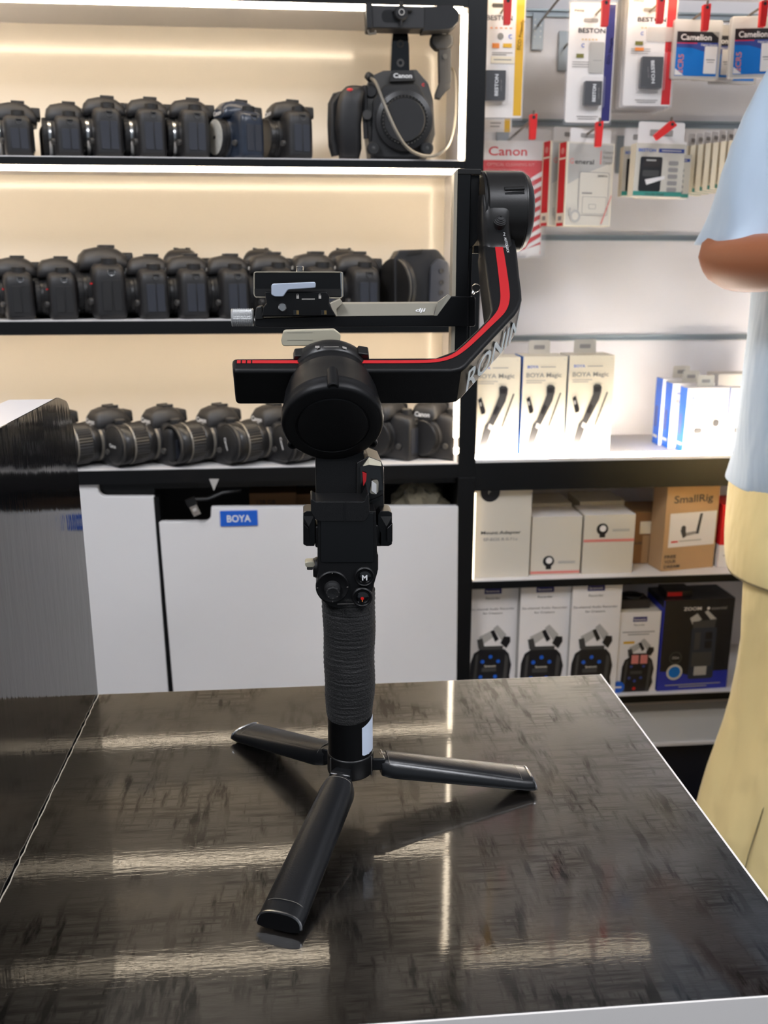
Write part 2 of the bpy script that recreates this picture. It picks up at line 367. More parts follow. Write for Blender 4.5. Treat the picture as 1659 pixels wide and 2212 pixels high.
# usb plug on a cord hanging in the slot
pc = W(422, 1102, 1.485); t = thing('usb_plug', 'silver usb plug on a cord hanging in the door notch', 'cable', pc)
X = Matrix.Translation(pc) @ Matrix.Rotation(math.radians(-22), 4, 'Y')
m = M(); m.box((-.0065, -.003, -.009), (.0065, .003, .009), 'steel', X); m.box((-.003, -.0034, -.001), (.003, -.003, .004), 'card_grey', X); m.build('connector', t, bevel=.0008)
m = M(); m.box((-.008, -.004, .009), (.008, .004, .022), 'black', X); m.tube([X @ V((0, 0, .02)), W(448, 1078, 1.5), W(480, 1064, 1.515), W(520, 1058, 1.53)], .0035, 'black'); m.build('cord', t)
m = M(); m.prism([W(452, 1035, YF-.006), W(473, 1035, YF-.006), W(462, 1060, YF-.006)], (0, .002, 0), 'card_grey'); tag(m.build('paper_scrap', org=W(462, 1048, YF)), 'small triangular paper scrap stuck under the bottom camera shelf', 'scrap')
# crumpled bag
m = M(); rg = []
b0 = W(905, 1088, 1.57)
for i in range(9):
    tt = i/8; rr = math.sin(tt*PI*.5+.0); rg.append([])
    for k in range(28):
        a = 2*PI*k/28; n_ = 1+.16*math.sin(5*a+i*1.3)+.1*math.sin(11*a-i*2)
        rad = math.cos(tt*PI/2*.97)*n_; rg[-1].append(b0+V((math.cos(a)*.056*rad, math.sin(a)*.05*rad, -.035+.075*math.sin(tt*PI/2)*(1+.06*math.sin(7*a)))))
m.rings(rg, 'plastic_bag'); tag(m.build('plastic_bag', org=b0, sharp=12), 'crumpled clear plastic bag in the cabinet slot right of the gimbal', 'bag')

# ---- right-hand unit
XR = .99; YR = 1.715
r_ = thing('slatwall_unit', 'white slatwall with hooks above black edged box shelves', 'shelving', (.6, 1.6, 0))
m = M(); m.box((XD0+.010, YR, .33), (XR, YR+.02, 1.85), 'slat_white'); m.build('slat_panel', r_)
for yy, hh in ((33, .012), (268, .012), (514, .010), (729, .010)):
    z = W(1350, yy, YR).z; m = M(); m.box((XD1, YR-.004, z-hh/2), (XR, YR+.001, z-hh/2+.002), 'groove'); m.box((XD1, YR-.001, z-hh/2), (XR, YR+.001, z+hh/2), 'plate_metal'); m.box((XD1, YR-.004, z+hh/2-.003), (XR, YR+.001, z+hh/2), 'groove'); m.build('groove_rail', r_)
m = M(); m.box((XR-.02, YF, 0), (XR, YR, 1.85), 'laminate_white'); m.build('end_panel', r_)
ZR1 = .8143; ZR2 = .5938; ZR3 = .3572
m = M(); m.box((XD1, YF+.002, ZR1-.056), (XR-.02, YR, ZR1), 'shelf_white'); m.box((XD1, YF, ZR1-.0555), (XR-.02, YF+.003, ZR1-.006), 'frame_black'); m.build('shelf_board', r_)
m = M(); m.box((XD1, YF+.002, ZR2-.014), (XR-.02, YR, ZR2), 'shelf_white'); m.box((XD1, YF, ZR2-.0155), (XR-.02, YF+.003, ZR2-.002), 'frame_black'); m.build('shelf_board', r_)
m = M(); m.box((XD1, YF+.002, ZR3-.014), (XR-.02, YR, ZR3), 'shelf_white'); m.box((XD1, YF, ZR3-.0155), (XR-.02, YF+.003, ZR3-.002), 'frame_black'); m.build('shelf_board', r_)
M().box((XD1, YF+.003, ZR1+.0005), (XR-.02, YF+.011, ZR1+.006), 'led_cool').build('led_strip', r_)
M().box((XD0+.0105, YF+.018, .86), (XD0+.016, YF+.026, 1.50), 'led_dim').build('led_strip', r_)
M().box((XD1, YF+.0, 1.5395), (.78, YF+.008, 1.546), 'led_top').build('led_strip', r_)
M().box((XD1, YF-.002, 1.546), (XR-.02, YF+.06, 1.562), 'laminate_white').build('upper_board', r_)
M().box((XD1+.0003, YF+.004, ZR2+.002), (XD1+.003, YF+.007, ZR1-.06), 'led_dim').build('led_strip', r_)
m = M(); m.box((XD1, YF+.03, .235), (XR, YR, .305), 'paint_white'); m.box((XD1, YF+.026, .232), (XR, YF+.034, .238), 'shelf_white'); m.build('plinth_panel', r_)
m = M(); m.box((XD1, YF+.05, 0), (XR, YR, .235), 'plinth_dark'); m.build('plinth', r_)
m = M(); m.box((XD1, YF+.06, .305), (XR, YR, .345), 'wall_beige'); m.build('riser', r_)

# ---- counter (table) and glossy partition
TZ = .665
t = thing('counter_table', 'black laminate counter with white edge banding under the gimbal', 'table', (.05, .71, 0))
m = M(); m.box((-.239, .471, TZ-.034), (.3435, .9585, TZ), 'table_laminate'); m.build('tabletop', t)
m = M(); m.box((-.239, .4695, TZ-.036), (.345, .471, TZ-.0006), 'table_edge'); m.box((.3435, .4695, TZ-.036), (.345, .9600, TZ-.0006), 'table_edge'); m.box((-.239, .9585, TZ-.036), (.345, .9600, TZ-.0006), 'table_edge')
m.box((.3434, .4700, TZ-.0006), (.3452, .9600, TZ+.0001), 'table_edge'); m.build('edge_banding', t)
m = M(); m.box((-.2385, .49, 0), (.325, .94, TZ-.034), 'table_edge'); m.build('cabinet_base', t)
# seam line of pale glue between top and partition
m = M(); prev = None
pts = []
for k in range(60):
    y = .50+k*.4585/59; pts.append(V((-.2388+random.uniform(-.0006, .0006), y, TZ+.0002)))
m.tube(pts, .0006, 'card_warm', 5); m.build('seam', t)
p = thing('partition', 'tall glossy black partition with white top edge beside the counter', 'partition', (-.26, .6, 0))
prof = [V((-.24, .1, .3)), V((-.24, .960, .3)), V((-.24, .960, .965)), V((-.24, .945, .9995)), V((-.24, .91, 1.0085)), V((-.24, .1, 1.0085))]
prof = fillet(prof, [0, 0, .02, .02, .02, 0], 6)
m = M(); m.prism([q+V((-.0015, 0, -.0015)) for q in prof], (-.045, 0, 0), 'laminate_white'); m.build('core', p)
m = M(); m.prism(prof, (-.0015, 0, 0), 'panel_gloss'); m.build('gloss_face', p)

# ------------------------------------------------------------------ the gimbal on the counter
PX, PYC = .034, .714
g = thing('camera_gimbal', 'black three-axis camera gimbal with red striped arm standing on a mini tripod', 'gimbal', (PX, PYC, TZ))
Yp = PYC-.02
def zat(y, Y=Yp, x=750): return W(x, y, Y).z
HUBZ0 = zat(1690); HUBZ1 = zat(1648); TUBE1 = zat(1563); GRIP1 = zat(1292)
m = M(); m.lathe([(.0192, HUBZ0), (.0205, HUBZ0+.002), (.0205, HUBZ1), (.0196, HUBZ1+.001)], (PX, PYC, 0), (0, 0, 1), 'black', 48)
for a in (-30, 92, 210):
    a = math.radians(a); m.box((-.0006, -.001, HUBZ0), (.0006, .0006, HUBZ1), 'cam_grey', Matrix.Translation((PX+math.cos(a)*.0205, PYC+math.sin(a)*.0205, 0)))
m.build('tripod_hub', g, bevel=.0006)
m = M(); m.lathe([(.0195, HUBZ1), (.0195, TUBE1+.01)], (PX, PYC, 0), (0, 0, 1), 'alu_black', 48); m.build('lower_tube', g)
# white sticker, wrapped on the tube
m = M(); rg = []
for k in range(9):
    a = math.radians(-62+k*6.5); rg.append((math.cos(a)*.0198+PX, math.sin(a)*.0198+PYC))
zs0, zs1 = zat(1633, Yp+.005), zat(1555, Yp+.005)
for i in range(8):
    wob = (0, .0002, .0001, -.0003, .0003)[i % 5]
    cut = .0015 if i == 0 else 0
    m.add([(*rg[i], zs0+wob+cut), (*rg[i+1], zs0+wob), (*rg[i+1], zs1-.0008*(8-i)), (*rg[i], zs1-.0008*(9-i))], [(0, 1, 2, 3)], 'sticker_white', True)
m.build('sticker', g)
# cloth wrapped grip
rg = []; NS = 120; rnd = random.Random(3)
for i in range(NS+1):
    tt = i/NS; z = TUBE1+(GRIP1-TUBE1)*tt
    base = .0197+.0022*min(1, tt*6)-.0004*math.sin(tt*5); row = []
    for k in range(72):
        a = 2*PI*k/72; ridge = .00022*math.sin(z*1500+2.0*math.sin(a+1))+.00016*math.sin(z*2900+a*2)+.00035*math.sin(z*130+a)
        row.append(V((PX+math.cos(a)*(base+ridge), PYC+math.sin(a)*(base+ridge), z+.0026*math.sin(a+.6)*(1-tt))))
    rg.append(row)
m = M(); m.rings(rg, 'cloth_wrap')
for k in range(46):      # loose fibres
    a = rnd.uniform(0, 2*PI); z = rnd.uniform(TUBE1, GRIP1); d = V((math.cos(a), math.sin(a), 0)); p0 = V((PX, PYC, z))+d*.0215; L_ = rnd.uniform(.001, .0035)
    m.tube([p0, p0+d*L_*.6+V((0, 0, L_*rnd.uniform(-.8, .8)))], .00007, 'cam_grey', 4)
m.build('wrapped_grip', g, sharp=80)

# tripod legs
TIPS = [V((-.0255, .562, TZ)), V((.1990, .733, TZ)), V((-.0655, .843, TZ))]
for tip in TIPS:
    d2 = V((tip.x-PX, tip.y-PYC, 0)); L_ = d2.length; d2.normalize(); sd = V((-d2.y, d2.x, 0))
    def sect(t, wsc=1.0, up=0.0, arc=(0, 1)):
        c_ = V((PX, PYC, 0))+d2*(.026+(L_-.026)*t)
        zz = (HUBZ0-.004)*(1-t)+(TZ+.0025)*t
        hw = (.0148+.0030*t)*wsc*min(1, .72+t*5); hh = .0145-.0055*t
        row = []
        n_ = 14
        for k in range(n_+1):
            a = PI*(arc[0]+(arc[1]-arc[0])*k/n_)
            cx = math.cos(a); sx = math.sin(a)
            row.append(c_+sd*hw*(abs(cx)**.75)*(1 if cx > 0 else -1)+V((0, 0, zz+.003+(hh+up)*(sx**.8 if sx > 0 else 0))))
        return row, c_, zz, hw
    rg = []
    for i in range(25):
        t_ = i/24; row, c_, zz, hw = sect(t_, 1 if t_ < .97 else .96)
        rg.append(row+[c_-sd*hw*.96+V((0, 0, zz+.001)), c_-sd*hw*.6+V((0, 0, zz)), c_+sd*hw*.6+V((0, 0, zz)), c_+sd*hw*.96+V((0, 0, zz+.001))])
    # slanted tip
    last = rg[-1]; rg[-1] = [q+d2*(.004*(1-(q.z-TZ)/.016)) for q in last]
    mm = M(); mm.rings(rg, 'leg_black'); lg = mm.build('tripod_leg', g, bevel=.0008, sharp=40)
    # hinge root
    mm = M(); cR = V((PX, PYC, HUBZ0+.001))
    mm.prism([cR+d2*.016+sd*.007, cR+d2*.03+sd*.010, cR+d2*.03-sd*.010, cR+d2*.016-sd*.007], (0, 0, .012), 'leg_black'); mm.build('hinge', lg, bevel=.002)
    # pad on the upper side with pale seam
    rg = [sect(.05+.88*i/20, .93, .0007, (.13, .87))[0] for i in range(21)]
    mm = M(); mm.rings(rg, 'leg_pad', cap=False, closed=False); mm.build('leg_pad', lg, sharp=70)
    e0 = [r[0] for r in rg]; e1 = [r[-1] for r in rg]
    mm = M(); loop = e0+rg[-1][1:]+e1[::-1]+rg[0][::-1]; mm.tube(loop, .00022, 'leg_seam', 4); mm.build('pad_seam', lg)
    # silver worn rim at the tip
    row = last
    endp = [q+d2*(.004*(1-(q.z-TZ)/.016))+d2*.0006 for q in last]
    mm = M(); mm.tube(endp[:15], .0011, 'steel', 6); mm.build('worn_rim', lg)
    mm = M(); mm.poly([q+d2*.0008 for q in endp], 'alu_black'); mm.build('end_cap', lg)

# ---- control head
Yc = PYC-.0215
def G(x, y, Y=None): return W(x, y, Yc if Y is None else Y)
out = [(686, 1105), (812, 1105), (816, 1235), (806, 1270), (800, 1295), (786, 1312), (745, 1318), (712, 1310), (690, 1292), (683, 1268), (687, 1240)]
m = M(); m.prism(fillet([G(*q) for q in out], [.001, .001, .006, .006, .006, .006, .006, .006, .006, .006, .006], 4), (0, .030, 0), 'gimbal_black')
m.build('control_head', g, bevel=.0022, seg=3)
m = M(); m.lathe([(.0185, GRIP1-.004), (.0215, GRIP1+.002), (.021, GRIP1+.012), (.0195, zat(1150))], (PX, PYC+.003, 0), (0, 0, 1), 'gimbal_matt', 40); m.build('neck', g)
m = M(); cc = [(693, 1108), (806, 1108), (808, 1215), (692, 1215)]
m.prism(fillet([G(*q, Yc-.0008) for q in cc], [.001, .001, .003, .003], 4), (0, .002, 0), 'screen_black'); m.build('display_screen', g, bevel=.0003)
k = PYC-.0215
def circ(px, py, rp, Y):      # centre and radius from the photo's frame
    c_ = W(px, py, Y); return c_, (W(px+rp, py, Y)-c_).x
c_, r0 = circ(718, 1267, 36, Yc-.001); A = (0, -1, .0)
jb = M(); jb.lathe([(r0, -.003), (r0, .0012), (r0*.93, .0022), (r0*.8, .0014), (r0*.66, .0002), (0.0001, 0)], c_, A, 'gimbal_black', 40)
for a in (0, 90, 180, 270):
    a = math.radians(a); q = c_+V((math.cos(a)*r0*.9, -.0023, math.sin(a)*r0*.9)); jb.box((-.0006, -.0001, -.0002), (.0006, .0001, .0002), 'grey_print', Matrix.Translation(q) @ Matrix.Rotation(-a, 4, 'Y'))
jb = jb.build('joystick_base', g)
m = M(); m.lathe([(r0*.50, .001), (r0*.46, .004), (r0*.30, .005), (r0*.30, .009), (r0*.40, .0095), (r0*.42, .0115), (r0*.36, .012), (.0001, .0114)], c_+V((-.0002, 0, -.001)), (0, -1, -.08), 'rubber', 28)
for a in range(0, 360, 45):
    a = math.radians(a); m.sphere(c_+V((math.cos(a)*r0*.36, -.0118, math.sin(a)*r0*.36-.001)), .0006, 'cam_grey', 6)
m.build('thumb_stick', jb)
for (x, y, nm) in ((787, 1244, 'mode_button'), (782, 1288, 'record_button')):
    c_, r1 = circ(x, y, 22, Yc-.001)
    b_ = M(); b_.lathe([(r1, -.004), (r1, .0025), (r1*.88, .0034), (r1*.74, .0022), (.0001, .0015)], c_, A, 'gimbal_black', 32); b_ = b_.build(nm, g)
    m = M(); m.lathe([(r1*.62, .001), (r1*.62, .0034), (r1*.5, .0040), (.0001, .0041)], c_, A, 'black_gloss', 28)
    if nm[0] == 'm': m.text('M', c_+V((0, -.0043, -r1*.27)), (1, 0, 0), (0, 0, 1), r1*.52, 'white_print', 'c', bold=.03)
    else: m.lathe([(r1*.16, .0040), (r1*.16, .0043), (.0001, .0043)], c_+V((0, 0, -.0004)), A, 'record_red', 14); m.box((c_.x-.0003, c_.y-.0043, c_.z-r1*.40), (c_.x+.0003, c_.y-.0041, c_.z-r1*.2), 'orange')
    m.build('button_cap', b_)
m = M(); a_ = G(728, 1306, Yc-.0012); b_ = G(772, 1304, Yc-.0012); m.box((a_.x, Yc-.001, a_.z-.0007), (b_.x, Yc+.001, a_.z+.0006), 'cam_grey'); m.build('name_plate', g, bevel=.0005)
# side accessory mounts (dovetail blocks)
for sx, xs in ((-1, (655, 662, 679, 681)), (1, (847, 840, 822, 816))):
    Yb = PYC-.012
    pts = [W(xs[0], 1108, Yb), W(xs[1], 1104, Yb), W(xs[2], 1104, Yb), W(xs[3], 1112, Yb), W(xs[3], 1172, Yb), W(xs[2], 1180, Yb), W(xs[1], 1180, Yb), W(xs[0], 1176, Yb)]
    m = M(); m.prism(pts, (0, .022, 0), 'alu_black')
    zt = W(xs[0], 1125, Yb).z; zb_ = W(xs[0], 1168, Yb).z; x_o = W(xs[0], 1140, Yb).x; x_i = W(xs[2], 1140, Yb).x
    m.add([(x_o, Yb-.0004, zt+.004), (x_i, Yb-.0004, zt+.004), ((x_o+x_i)/2, Yb-.003, zt-.004)], [(0, 1, 2)], 'gimbal_satin')
    m.prism([V((x_o, Yb-.004, zt-.001)), V(((x_o+x_i)/2, Yb-.005, zt-.005)), V(((x_o+x_i)/2, Yb-.005, zb_)), V((x_o, Yb-.004, zb_))], (0, .006, 0), 'alu_black')
    m.build('side_mount', g, bevel=.0006)
m = M(); a_ = W(682, 1128, PYC); b_ = W(818, 1172, PYC); m.box((a_.x-.001, PYC-.012, b_.z), (b_.x+.003, PYC+.012, a_.z), 'gimbal_matt'); m.build('mount_plate', g, bevel=.002)
# left focus knob and lever
c_ = W(684, 1226, PYC-.005); m = M(); m.lathe([(.0085, 0), (.009, .003), (.0075, .006)], c_+V((.003, 0, 0)), (-1, 0, 0), 'black', 24); m.build('focus_wheel', g)
m = M(); m.prism(fillet([W(658, 1214, PYC-.012), W(680, 1213, PYC-.012), W(682, 1226, PYC-.012), W(660, 1226, PYC-.012)], .003, 4), (0, .010, 0), 'lever_cream')
m.prism([W(663, 1226, PYC-.012), W(676, 1226, PYC-.012), W(676, 1232, PYC-.012), W(663, 1232, PYC-.012)], (0, .008, 0), 'gimbal_satin'); m.build('tilt_lever', g, bevel=.0008)
m = M(); a_ = W(812, 1196, PYC-.006); b_ = W(817, 1232, PYC-.006); m.prism(fillet([a_, W(817, 1198, PYC-.006), b_, W(812, 1234, PYC-.006)], .001, 3), (0, .014, 0), 'gimbal_matt'); m.build('side_button', g, bevel=.0006)

# ---- pan motor housing standing behind to the right
Yh = PYC+.004
m = M(); pts = [W(770, 1000, Yh), W(796, 986, Yh), W(824, 997, Yh), W(829, 1010, Yh), W(830, 1085, Yh), W(826, 1150, Yh), W(806, 1190, Yh), W(770, 1190, Yh)]
m.prism(fillet(pts, [.001, .001, .002, .001, .004, .01, .01, .002], 4), (0, .045, 0), 'gimbal_satin'); m.build('pan_motor', g, bevel=.0012, seg=3)
m = M(); m.prism([W(778, 1008, Yh-.002), W(796, 1003, Yh-.002), W(821, 1008, Yh-.002), W(827, 1058, Yh-.002), W(780, 1068, Yh-.002)], (0, .004, 0), 'black_gloss'); m.build('motor_recess', g)
m = M(); m.prism([W(784, 1007, Yh-.0035), W(797, 988, Yh-.0005), W(797, 1004, Yh-.0035)], (0, .004, 0), 'lever_cream')
m.prism([W(797, 1004, Yh-.0035), W(797, 988, Yh-.0005), W(823, 998, Yh-.0005), W(824, 1007, Yh-.0035)], (0, .004, 0), 'lever_cream'); m.build('motor_top_edge', g)
m = M(); rg = fillet([W(805, 1040, Yh-.007), W(818, 1039, Yh-.007), W(817, 1062, Yh-.007), W(812, 1068, Yh-.007), W(799, 1066, Yh-.007)], .0015, 3); m.prism(rg, (0, .006, 0), 'bar_grey')
o_ = W(808, 1053, Yh-.0075)
for i in range(-4, 5):
    q = o_+V((.0, 0, .00095*i)); m.box((-.0024, -.0003, -.00025), (.0024, .0004, .00025), 'white_print', Matrix.Translation(q) @ Matrix.Rotation(math.radians(38), 4, 'Y'))
m.build('pan_lock', g)
m = M(); m.prism([W(783, 1020, Yh-.005), W(792, 1023, Yh-.005), W(791, 1038, Yh-.005), W(785, 1050, Yh-.005)], (0, .002, 0), 'red_stripe'); m.build('red_tab', g)
m = M(); m.prism([W(800, 1082, Yh-.003), W(828, 1070, Yh-.003), W(828, 1072, Yh-.003), W(800, 1084, Yh-.003)], (0, .003, 0), 'black'); m.build('housing_seam', g)

# ---- pan arm with its clamp
Ya = PYC+.006
m = M(); pts = [W(681, 945, Ya), W(786, 945, Ya), W(786, 1086, Ya), W(683, 1086, Ya)]
m.prism(fillet(pts, [.001, .001, .004, .004], 4), (0, .024, 0), 'gimbal_matt'); m.build('pan_arm', g, bevel=.0025, seg=3)
Yl = PYC-.024
m = M(); pts = [W(671, 1076, Yl), W(682, 1084, Yl), W(742, 1084, Yl), W(786, 1084, Yl), W(797, 1060, Yl), W(798, 1110, Yl), W(790, 1127, Yl), W(684, 1127, Yl), W(672, 1108, Yl)]
m.prism(fillet(pts, [.002, .001, 0, .002, .002, .004, .007, .007, .004], 4), (0, .030, 0), 'gimbal_matt'); cl_ = m.build('arm_clamp', g, bevel=.0015, seg=3)
m = M(); a_ = W(743, 1085, Yl-.0003); b_ = W(745, 1127, Yl-.0003); m.box((a_.x, Yl-.0004, b_.z), (b_.x+.0002, Yl+.0003, a_.z), 'screen_black'); m.build('clamp_slit', cl_)

# ---- roll motor (axis leans down towards the viewer) and roll arm
TA = math.radians(34); R_ = V((0, math.cos(TA), math.sin(TA))); NN = V((0, -math.sin(TA), math.cos(TA))); SX = V((1, 0, 0))
OA = W(715, 800, PYC+.012)
def A_(x, y): return onplane(x, y, OA, NN)
AH = .0365
ax0 = V((W(717, 880, PYC).x, OA.y, OA.z))-NN*(AH*.46)+R_*.004
def face(c, rad_prof, mt, seg=64): return M().lathe(rad_prof, c, -R_, mt, seg)
Ld = .050
m = face(ax0, [(.031, -.012), (.0325, .001), (.0326, .0055), (.0318, .006), (.0318, .0068), (.0345, .0072), (.0372, .018), (.0392, Ld-.014), (.0398, Ld-.0125), (.0392, Ld-.011), (.0400, Ld-.006), (.0395, Ld-.002), (.0380, Ld-.0004), (.0365, Ld), (.0300, Ld+.0003), (.0291, Ld+.0003), (.0287, Ld-.0005), (.0280, Ld-.0005), (.0276, Ld+.0002), (.0265, Ld+.0004), (.015, Ld+.0006), (.0001, Ld+.0007)], 'gimbal_black')
rm = m.build('roll_motor', g, sharp=50)
for a in (90, 215, 325):        # screw lugs
    a = math.radians(a); dd = SX*math.cos(a)+NN*math.sin(a); q = ax0-R_*(Ld-.012)+dd*.0385
    mm = M(); mm.lathe([(.0040, -.008), (.0044, .003), (.0044, .0105), (.0036, .0115), (.0024, .0115), (.0022, .009), (.0001, .009)], q, -R_, 'gimbal_black', 20)
    mm.lathe([(.0021, .0092), (.0001, .0096)], q, -R_, 'screen_black', 6)
    mm.tube([q+R_*.011-dd*.001, q+R_*.004-dd*.0005, q-R_*.002], [.0006, .0024, .0040], 'gimbal_black', 12); mm.build('screw_lug', rm)
# lock ring behind, with icons
c2 = ax0+R_*.001
m = M(); m.lathe([(.0322, -.0145), (.0330, -.012), (.0330, -.002), (.0322, -.001)], c2, -R_, 'gimbal_satin', 64)
lr = m.build('lock_ring', g, sharp=50)
m = M(); tp = ax0+R_*.005+NN*.03315
m.text('I', tp+SX*(-.0105), SX, -R_, .0028, 'grey_print', 'c'); m.box((-.0017, -.0013, 0), (.0017, .0013, .0001), 'grey_print', Matrix.Translation(tp-SX*.0105) @ Matrix(((1, 0, 0, 0), (0, R_.y, NN.y, 0), (0, R_.z, NN.z, 0), (0, 0, 0, 1))))
RM = Matrix(((1, 0, 0, 0), (0, R_.y, NN.y, 0), (0, R_.z, NN.z, 0), (0, 0, 0, 1)))
m.box((-.0055, -.0003, 0), (.0065, .0003, .0001), 'grey_print', Matrix.Translation(tp) @ RM)
m.box((-.0017, -.0013, 0), (.0017, .0013, .0001), 'grey_print', Matrix.Translation(tp+SX*.0110-NN*.001) @ RM @ Matrix.Rotation(.3, 4, 'Y'))
m.build('lock_icons', lr)
m = M(); q = ax0+R_*.016
m.prism([q+SX*.020+NN*.018, q+SX*.0315+NN*.018, q+SX*.0305+NN*.0245, q+SX*.0225+NN*.026], (-R_*.010), 'gimbal_satin'); m.build('stop_tab', g, bevel=.001)
m = M(); m.prism([q-SX*.020+NN*.018, q-SX*.030+NN*.018, q-SX*.0285+NN*.0235, q-SX*.0205+NN*.024], (-R_*.010), 'gimbal_satin'); m.build('stop_tab', g, bevel=.001)
# silver lever above the motor
Yv = ax0.y+.012
m = M(); pts = [W(612, 714, Yv), W(722, 711, Yv), W(736, 722, Yv), W(735, 741, Yv), W(690, 739, Yv), W(668, 747, Yv), W(610, 748, Yv), W(607, 735, Yv)]
m.prism(fillet(pts, [.003, .004, .003, .003, .003, .004, .003, .002], 4), (0, .012, 0), 'lever_cream'); lv = m.build('roll_lever', g, bevel=.0009, seg=3)
m = M(); a_, b_ = W(620, 719, Yv-.0003), W(676, 735, Yv-.0003); m.box((a_.x, Yv-.0002, b_.z), (b_.x, Yv+.0002, b_.z+.0004), 'bar_grey'); m.box((a_.x, Yv-.0002, a_.z), (b_.x, Yv+.0002, a_.z+.0003), 'bar_grey'); m.build('grip_groove', lv)
m = M(); q = W(716, 745, Yv+.006); m.lathe([(.006, -.008), (.006, .004)], q, (0, 0, 1), 'gimbal_satin', 20); m.build('lever_pivot', lv)

# roll arm: one flat outline in the arm's plane, extruded downwards
top_in = [(501, 778), (940, 776), (980, 761), (1006, 738), (1038, 707), (1054, 690), (1060, 674), (1057, 648), (1052, 610), (1046, 560), (1041, 500)]
top_out = [(1106, 487), (1117, 551), (1122, 600), (1126, 630), (1127, 648), (1122, 664), (1113, 680), (1007, 794), (996, 803), (975, 806), (503, 806)]
P = [A_(*q) for q in top_in+top_out]
rad = [.004]+[0]*9+[0]+[0]*10+[.004]
m = M(); Pf = fillet(P, rad, 4); m.prism([q+NN*.0025 for q in Pf], -NN*AH, 'gimbal_black'); ra = m.build('roll_arm', g, bevel=.0035, seg=4)
# red stripe on the upper face (mid line)
def strip(pts, wds, mt, off=.0003, cuts=()):
    mm = M(); L0 = []; L1 = []
    for i, q in enumerate(pts):
        t_ = (pts[min(i+1, len(pts)-1)]-pts[max(i-1, 0)]).normalized(); s_ = NN.cross(t_)
        L0.append(q+s_*wds[i]+NN*off); L1.append(q-s_*wds[i]+NN*off)
    for i in range(len(pts)-1): mm.add([L0[i], L0[i+1], L1[i+1], L1[i]], [(0, 1, 2, 3)], mt, True)
    return mm
def A2(x, y): return onplane(x, y, OA+NN*.0027, NN)
cl = [(545, 782), (700, 782), (900, 782), (945, 780), (975, 772), (1000, 756), (1030, 728), (1058, 700), (1076, 682), (1086, 668), (1091, 650), (1091, 630), (1086, 590), (1079, 540), (1074, 516)]
wd = [.0019]*5+[.0021, .0023, .0025, .0030, .0036, .0040, .0042, .0041, .0038, .0036]
pp = [A2(*q) for q in cl]
for _ in range(2):      # smooth the path
    n2 = [pp[0]]; w2 = [wd[0]]
    for i in range(len(pp)-1):
        n2 += [pp[i]*.75+pp[i+1]*.25, pp[i]*.25+pp[i+1]*.75]; w2 += [wd[i]*.75+wd[i+1]*.25, wd[i]*.25+wd[i+1]*.75]
    pp = n2+[pp[-1]]; wd = w2+[wd[-1]]
mm = strip(pp, wd, 'red_stripe')
for a_, b_ in (((512, 782), (520, 782)), ((523, 782), (531, 782)), ((534, 782), (542, 782))): 
    q = strip([A2(*a_), A2(*b_)], [.0019]*2, 'red_stripe'); mm.add(q.v, q.f, 'red_stripe')
for y0, y1 in ((513.5, 511), (509.5, 507), (505.5, 503.5)):
    q = strip([A2(1073.5, y0), A2(1073, y1)], [.0036]*2, 'red_stripe'); mm.add(q.v, q.f, 'red_stripe')
mm.build('red_stripe', ra)
# lettering on the outer wall
B0 = A_(1007, 794); B1 = A_(1113, 680); td = (B1-B0).normalized(); wn = td.cross(NN).normalized()
if wn.dot(EYE-B0) < 0: wn = -wn
m = M(); base = B0+td*.0055-NN*(AH*.80)+wn*.0003
vs_, fs_, xa, xb = text_mesh('RONIN', 0, .012)
path = [B0, A_(1060, 737), B1]+[A_(*q) for q in ((1118, 672), (1122, 664), (1125, 656), (1127, 648), (1126.5, 639), (1126, 630), (1124, 615), (1122, 600), (1117, 551))]
def along(s_):
    for a_, b_ in zip(path, path[1:]):
        L_ = (b_-a_).length
        if s_ <= L_: n_ = (b_-a_).normalized().cross(NN).normalized(); n_ = n_ if n_.dot(wn) > 0 else -n_; return a_+(b_-a_)*(s_/L_)+n_*.0009
        s_ -= L_
    return path[-1]
kk = AH*.62/.70
m.add([along(.0045+(p.x-xa)*kk*.98)-NN*(AH*.80)+NN*p.y*kk for p in vs_], fs_, 'ronin_grey')
m.build('lettering', ra)
# slots in the front face of the horizontal arm
m = M()
for x0, x1 in ((562, 620), (815, 870)):
    for_ = [onplane(x0, 843, OA-R_*.0019, R_), onplane(x1, 843, OA-R_*.0019, R_)]
    z_ = NN*.0022; m.poly(fillet([for_[0]-z_, for_[1]-z_, for_[1]+z_, for_[0]+z_], .002, 4), 'screen_black')
m.build('slot', ra)
# ---- tilt motor at the upper right
YT = onplane(1090, 500, OA, NN).y+.012
ct = W(1088, 458, YT); RT_ = (W(1088, 368, YT)-ct).z*.985
x0_, x1_, x2_ = W(1040, 455, YT).x, W(1122, 455, YT).x, W(1143, 455, YT).x
m = M(); m.lathe([(RT_*.97, x0_), (RT_, x0_+.001), (RT_, x1_-.001), (RT_*.985, x1_-.0005), (RT_*.985, x1_+.0005), (RT_*.975, x1_+.001), (RT_*.90, x1_+(x2_-x1_)*.55), (RT_*.72, x2_-.001), (RT_*.4, x2_), (.0001, x2_)], (0, ct.y, ct.z), (1, 0, 0), 'gimbal_satin', 72)
tm = m.build('tilt_motor', g, sharp=40)
m = M(); m.lathe([(RT_*.99, W(1033, 455, YT).x), (RT_*.995, W(1034, 455, YT).x), (RT_*.995, x0_-.0012), (RT_*.95, x0_-.001), (RT_*.95, x0_+.001)], (0, ct.y, ct.z), (1, 0, 0), 'gimbal_black', 72); m.build('bearing_ring', tm)
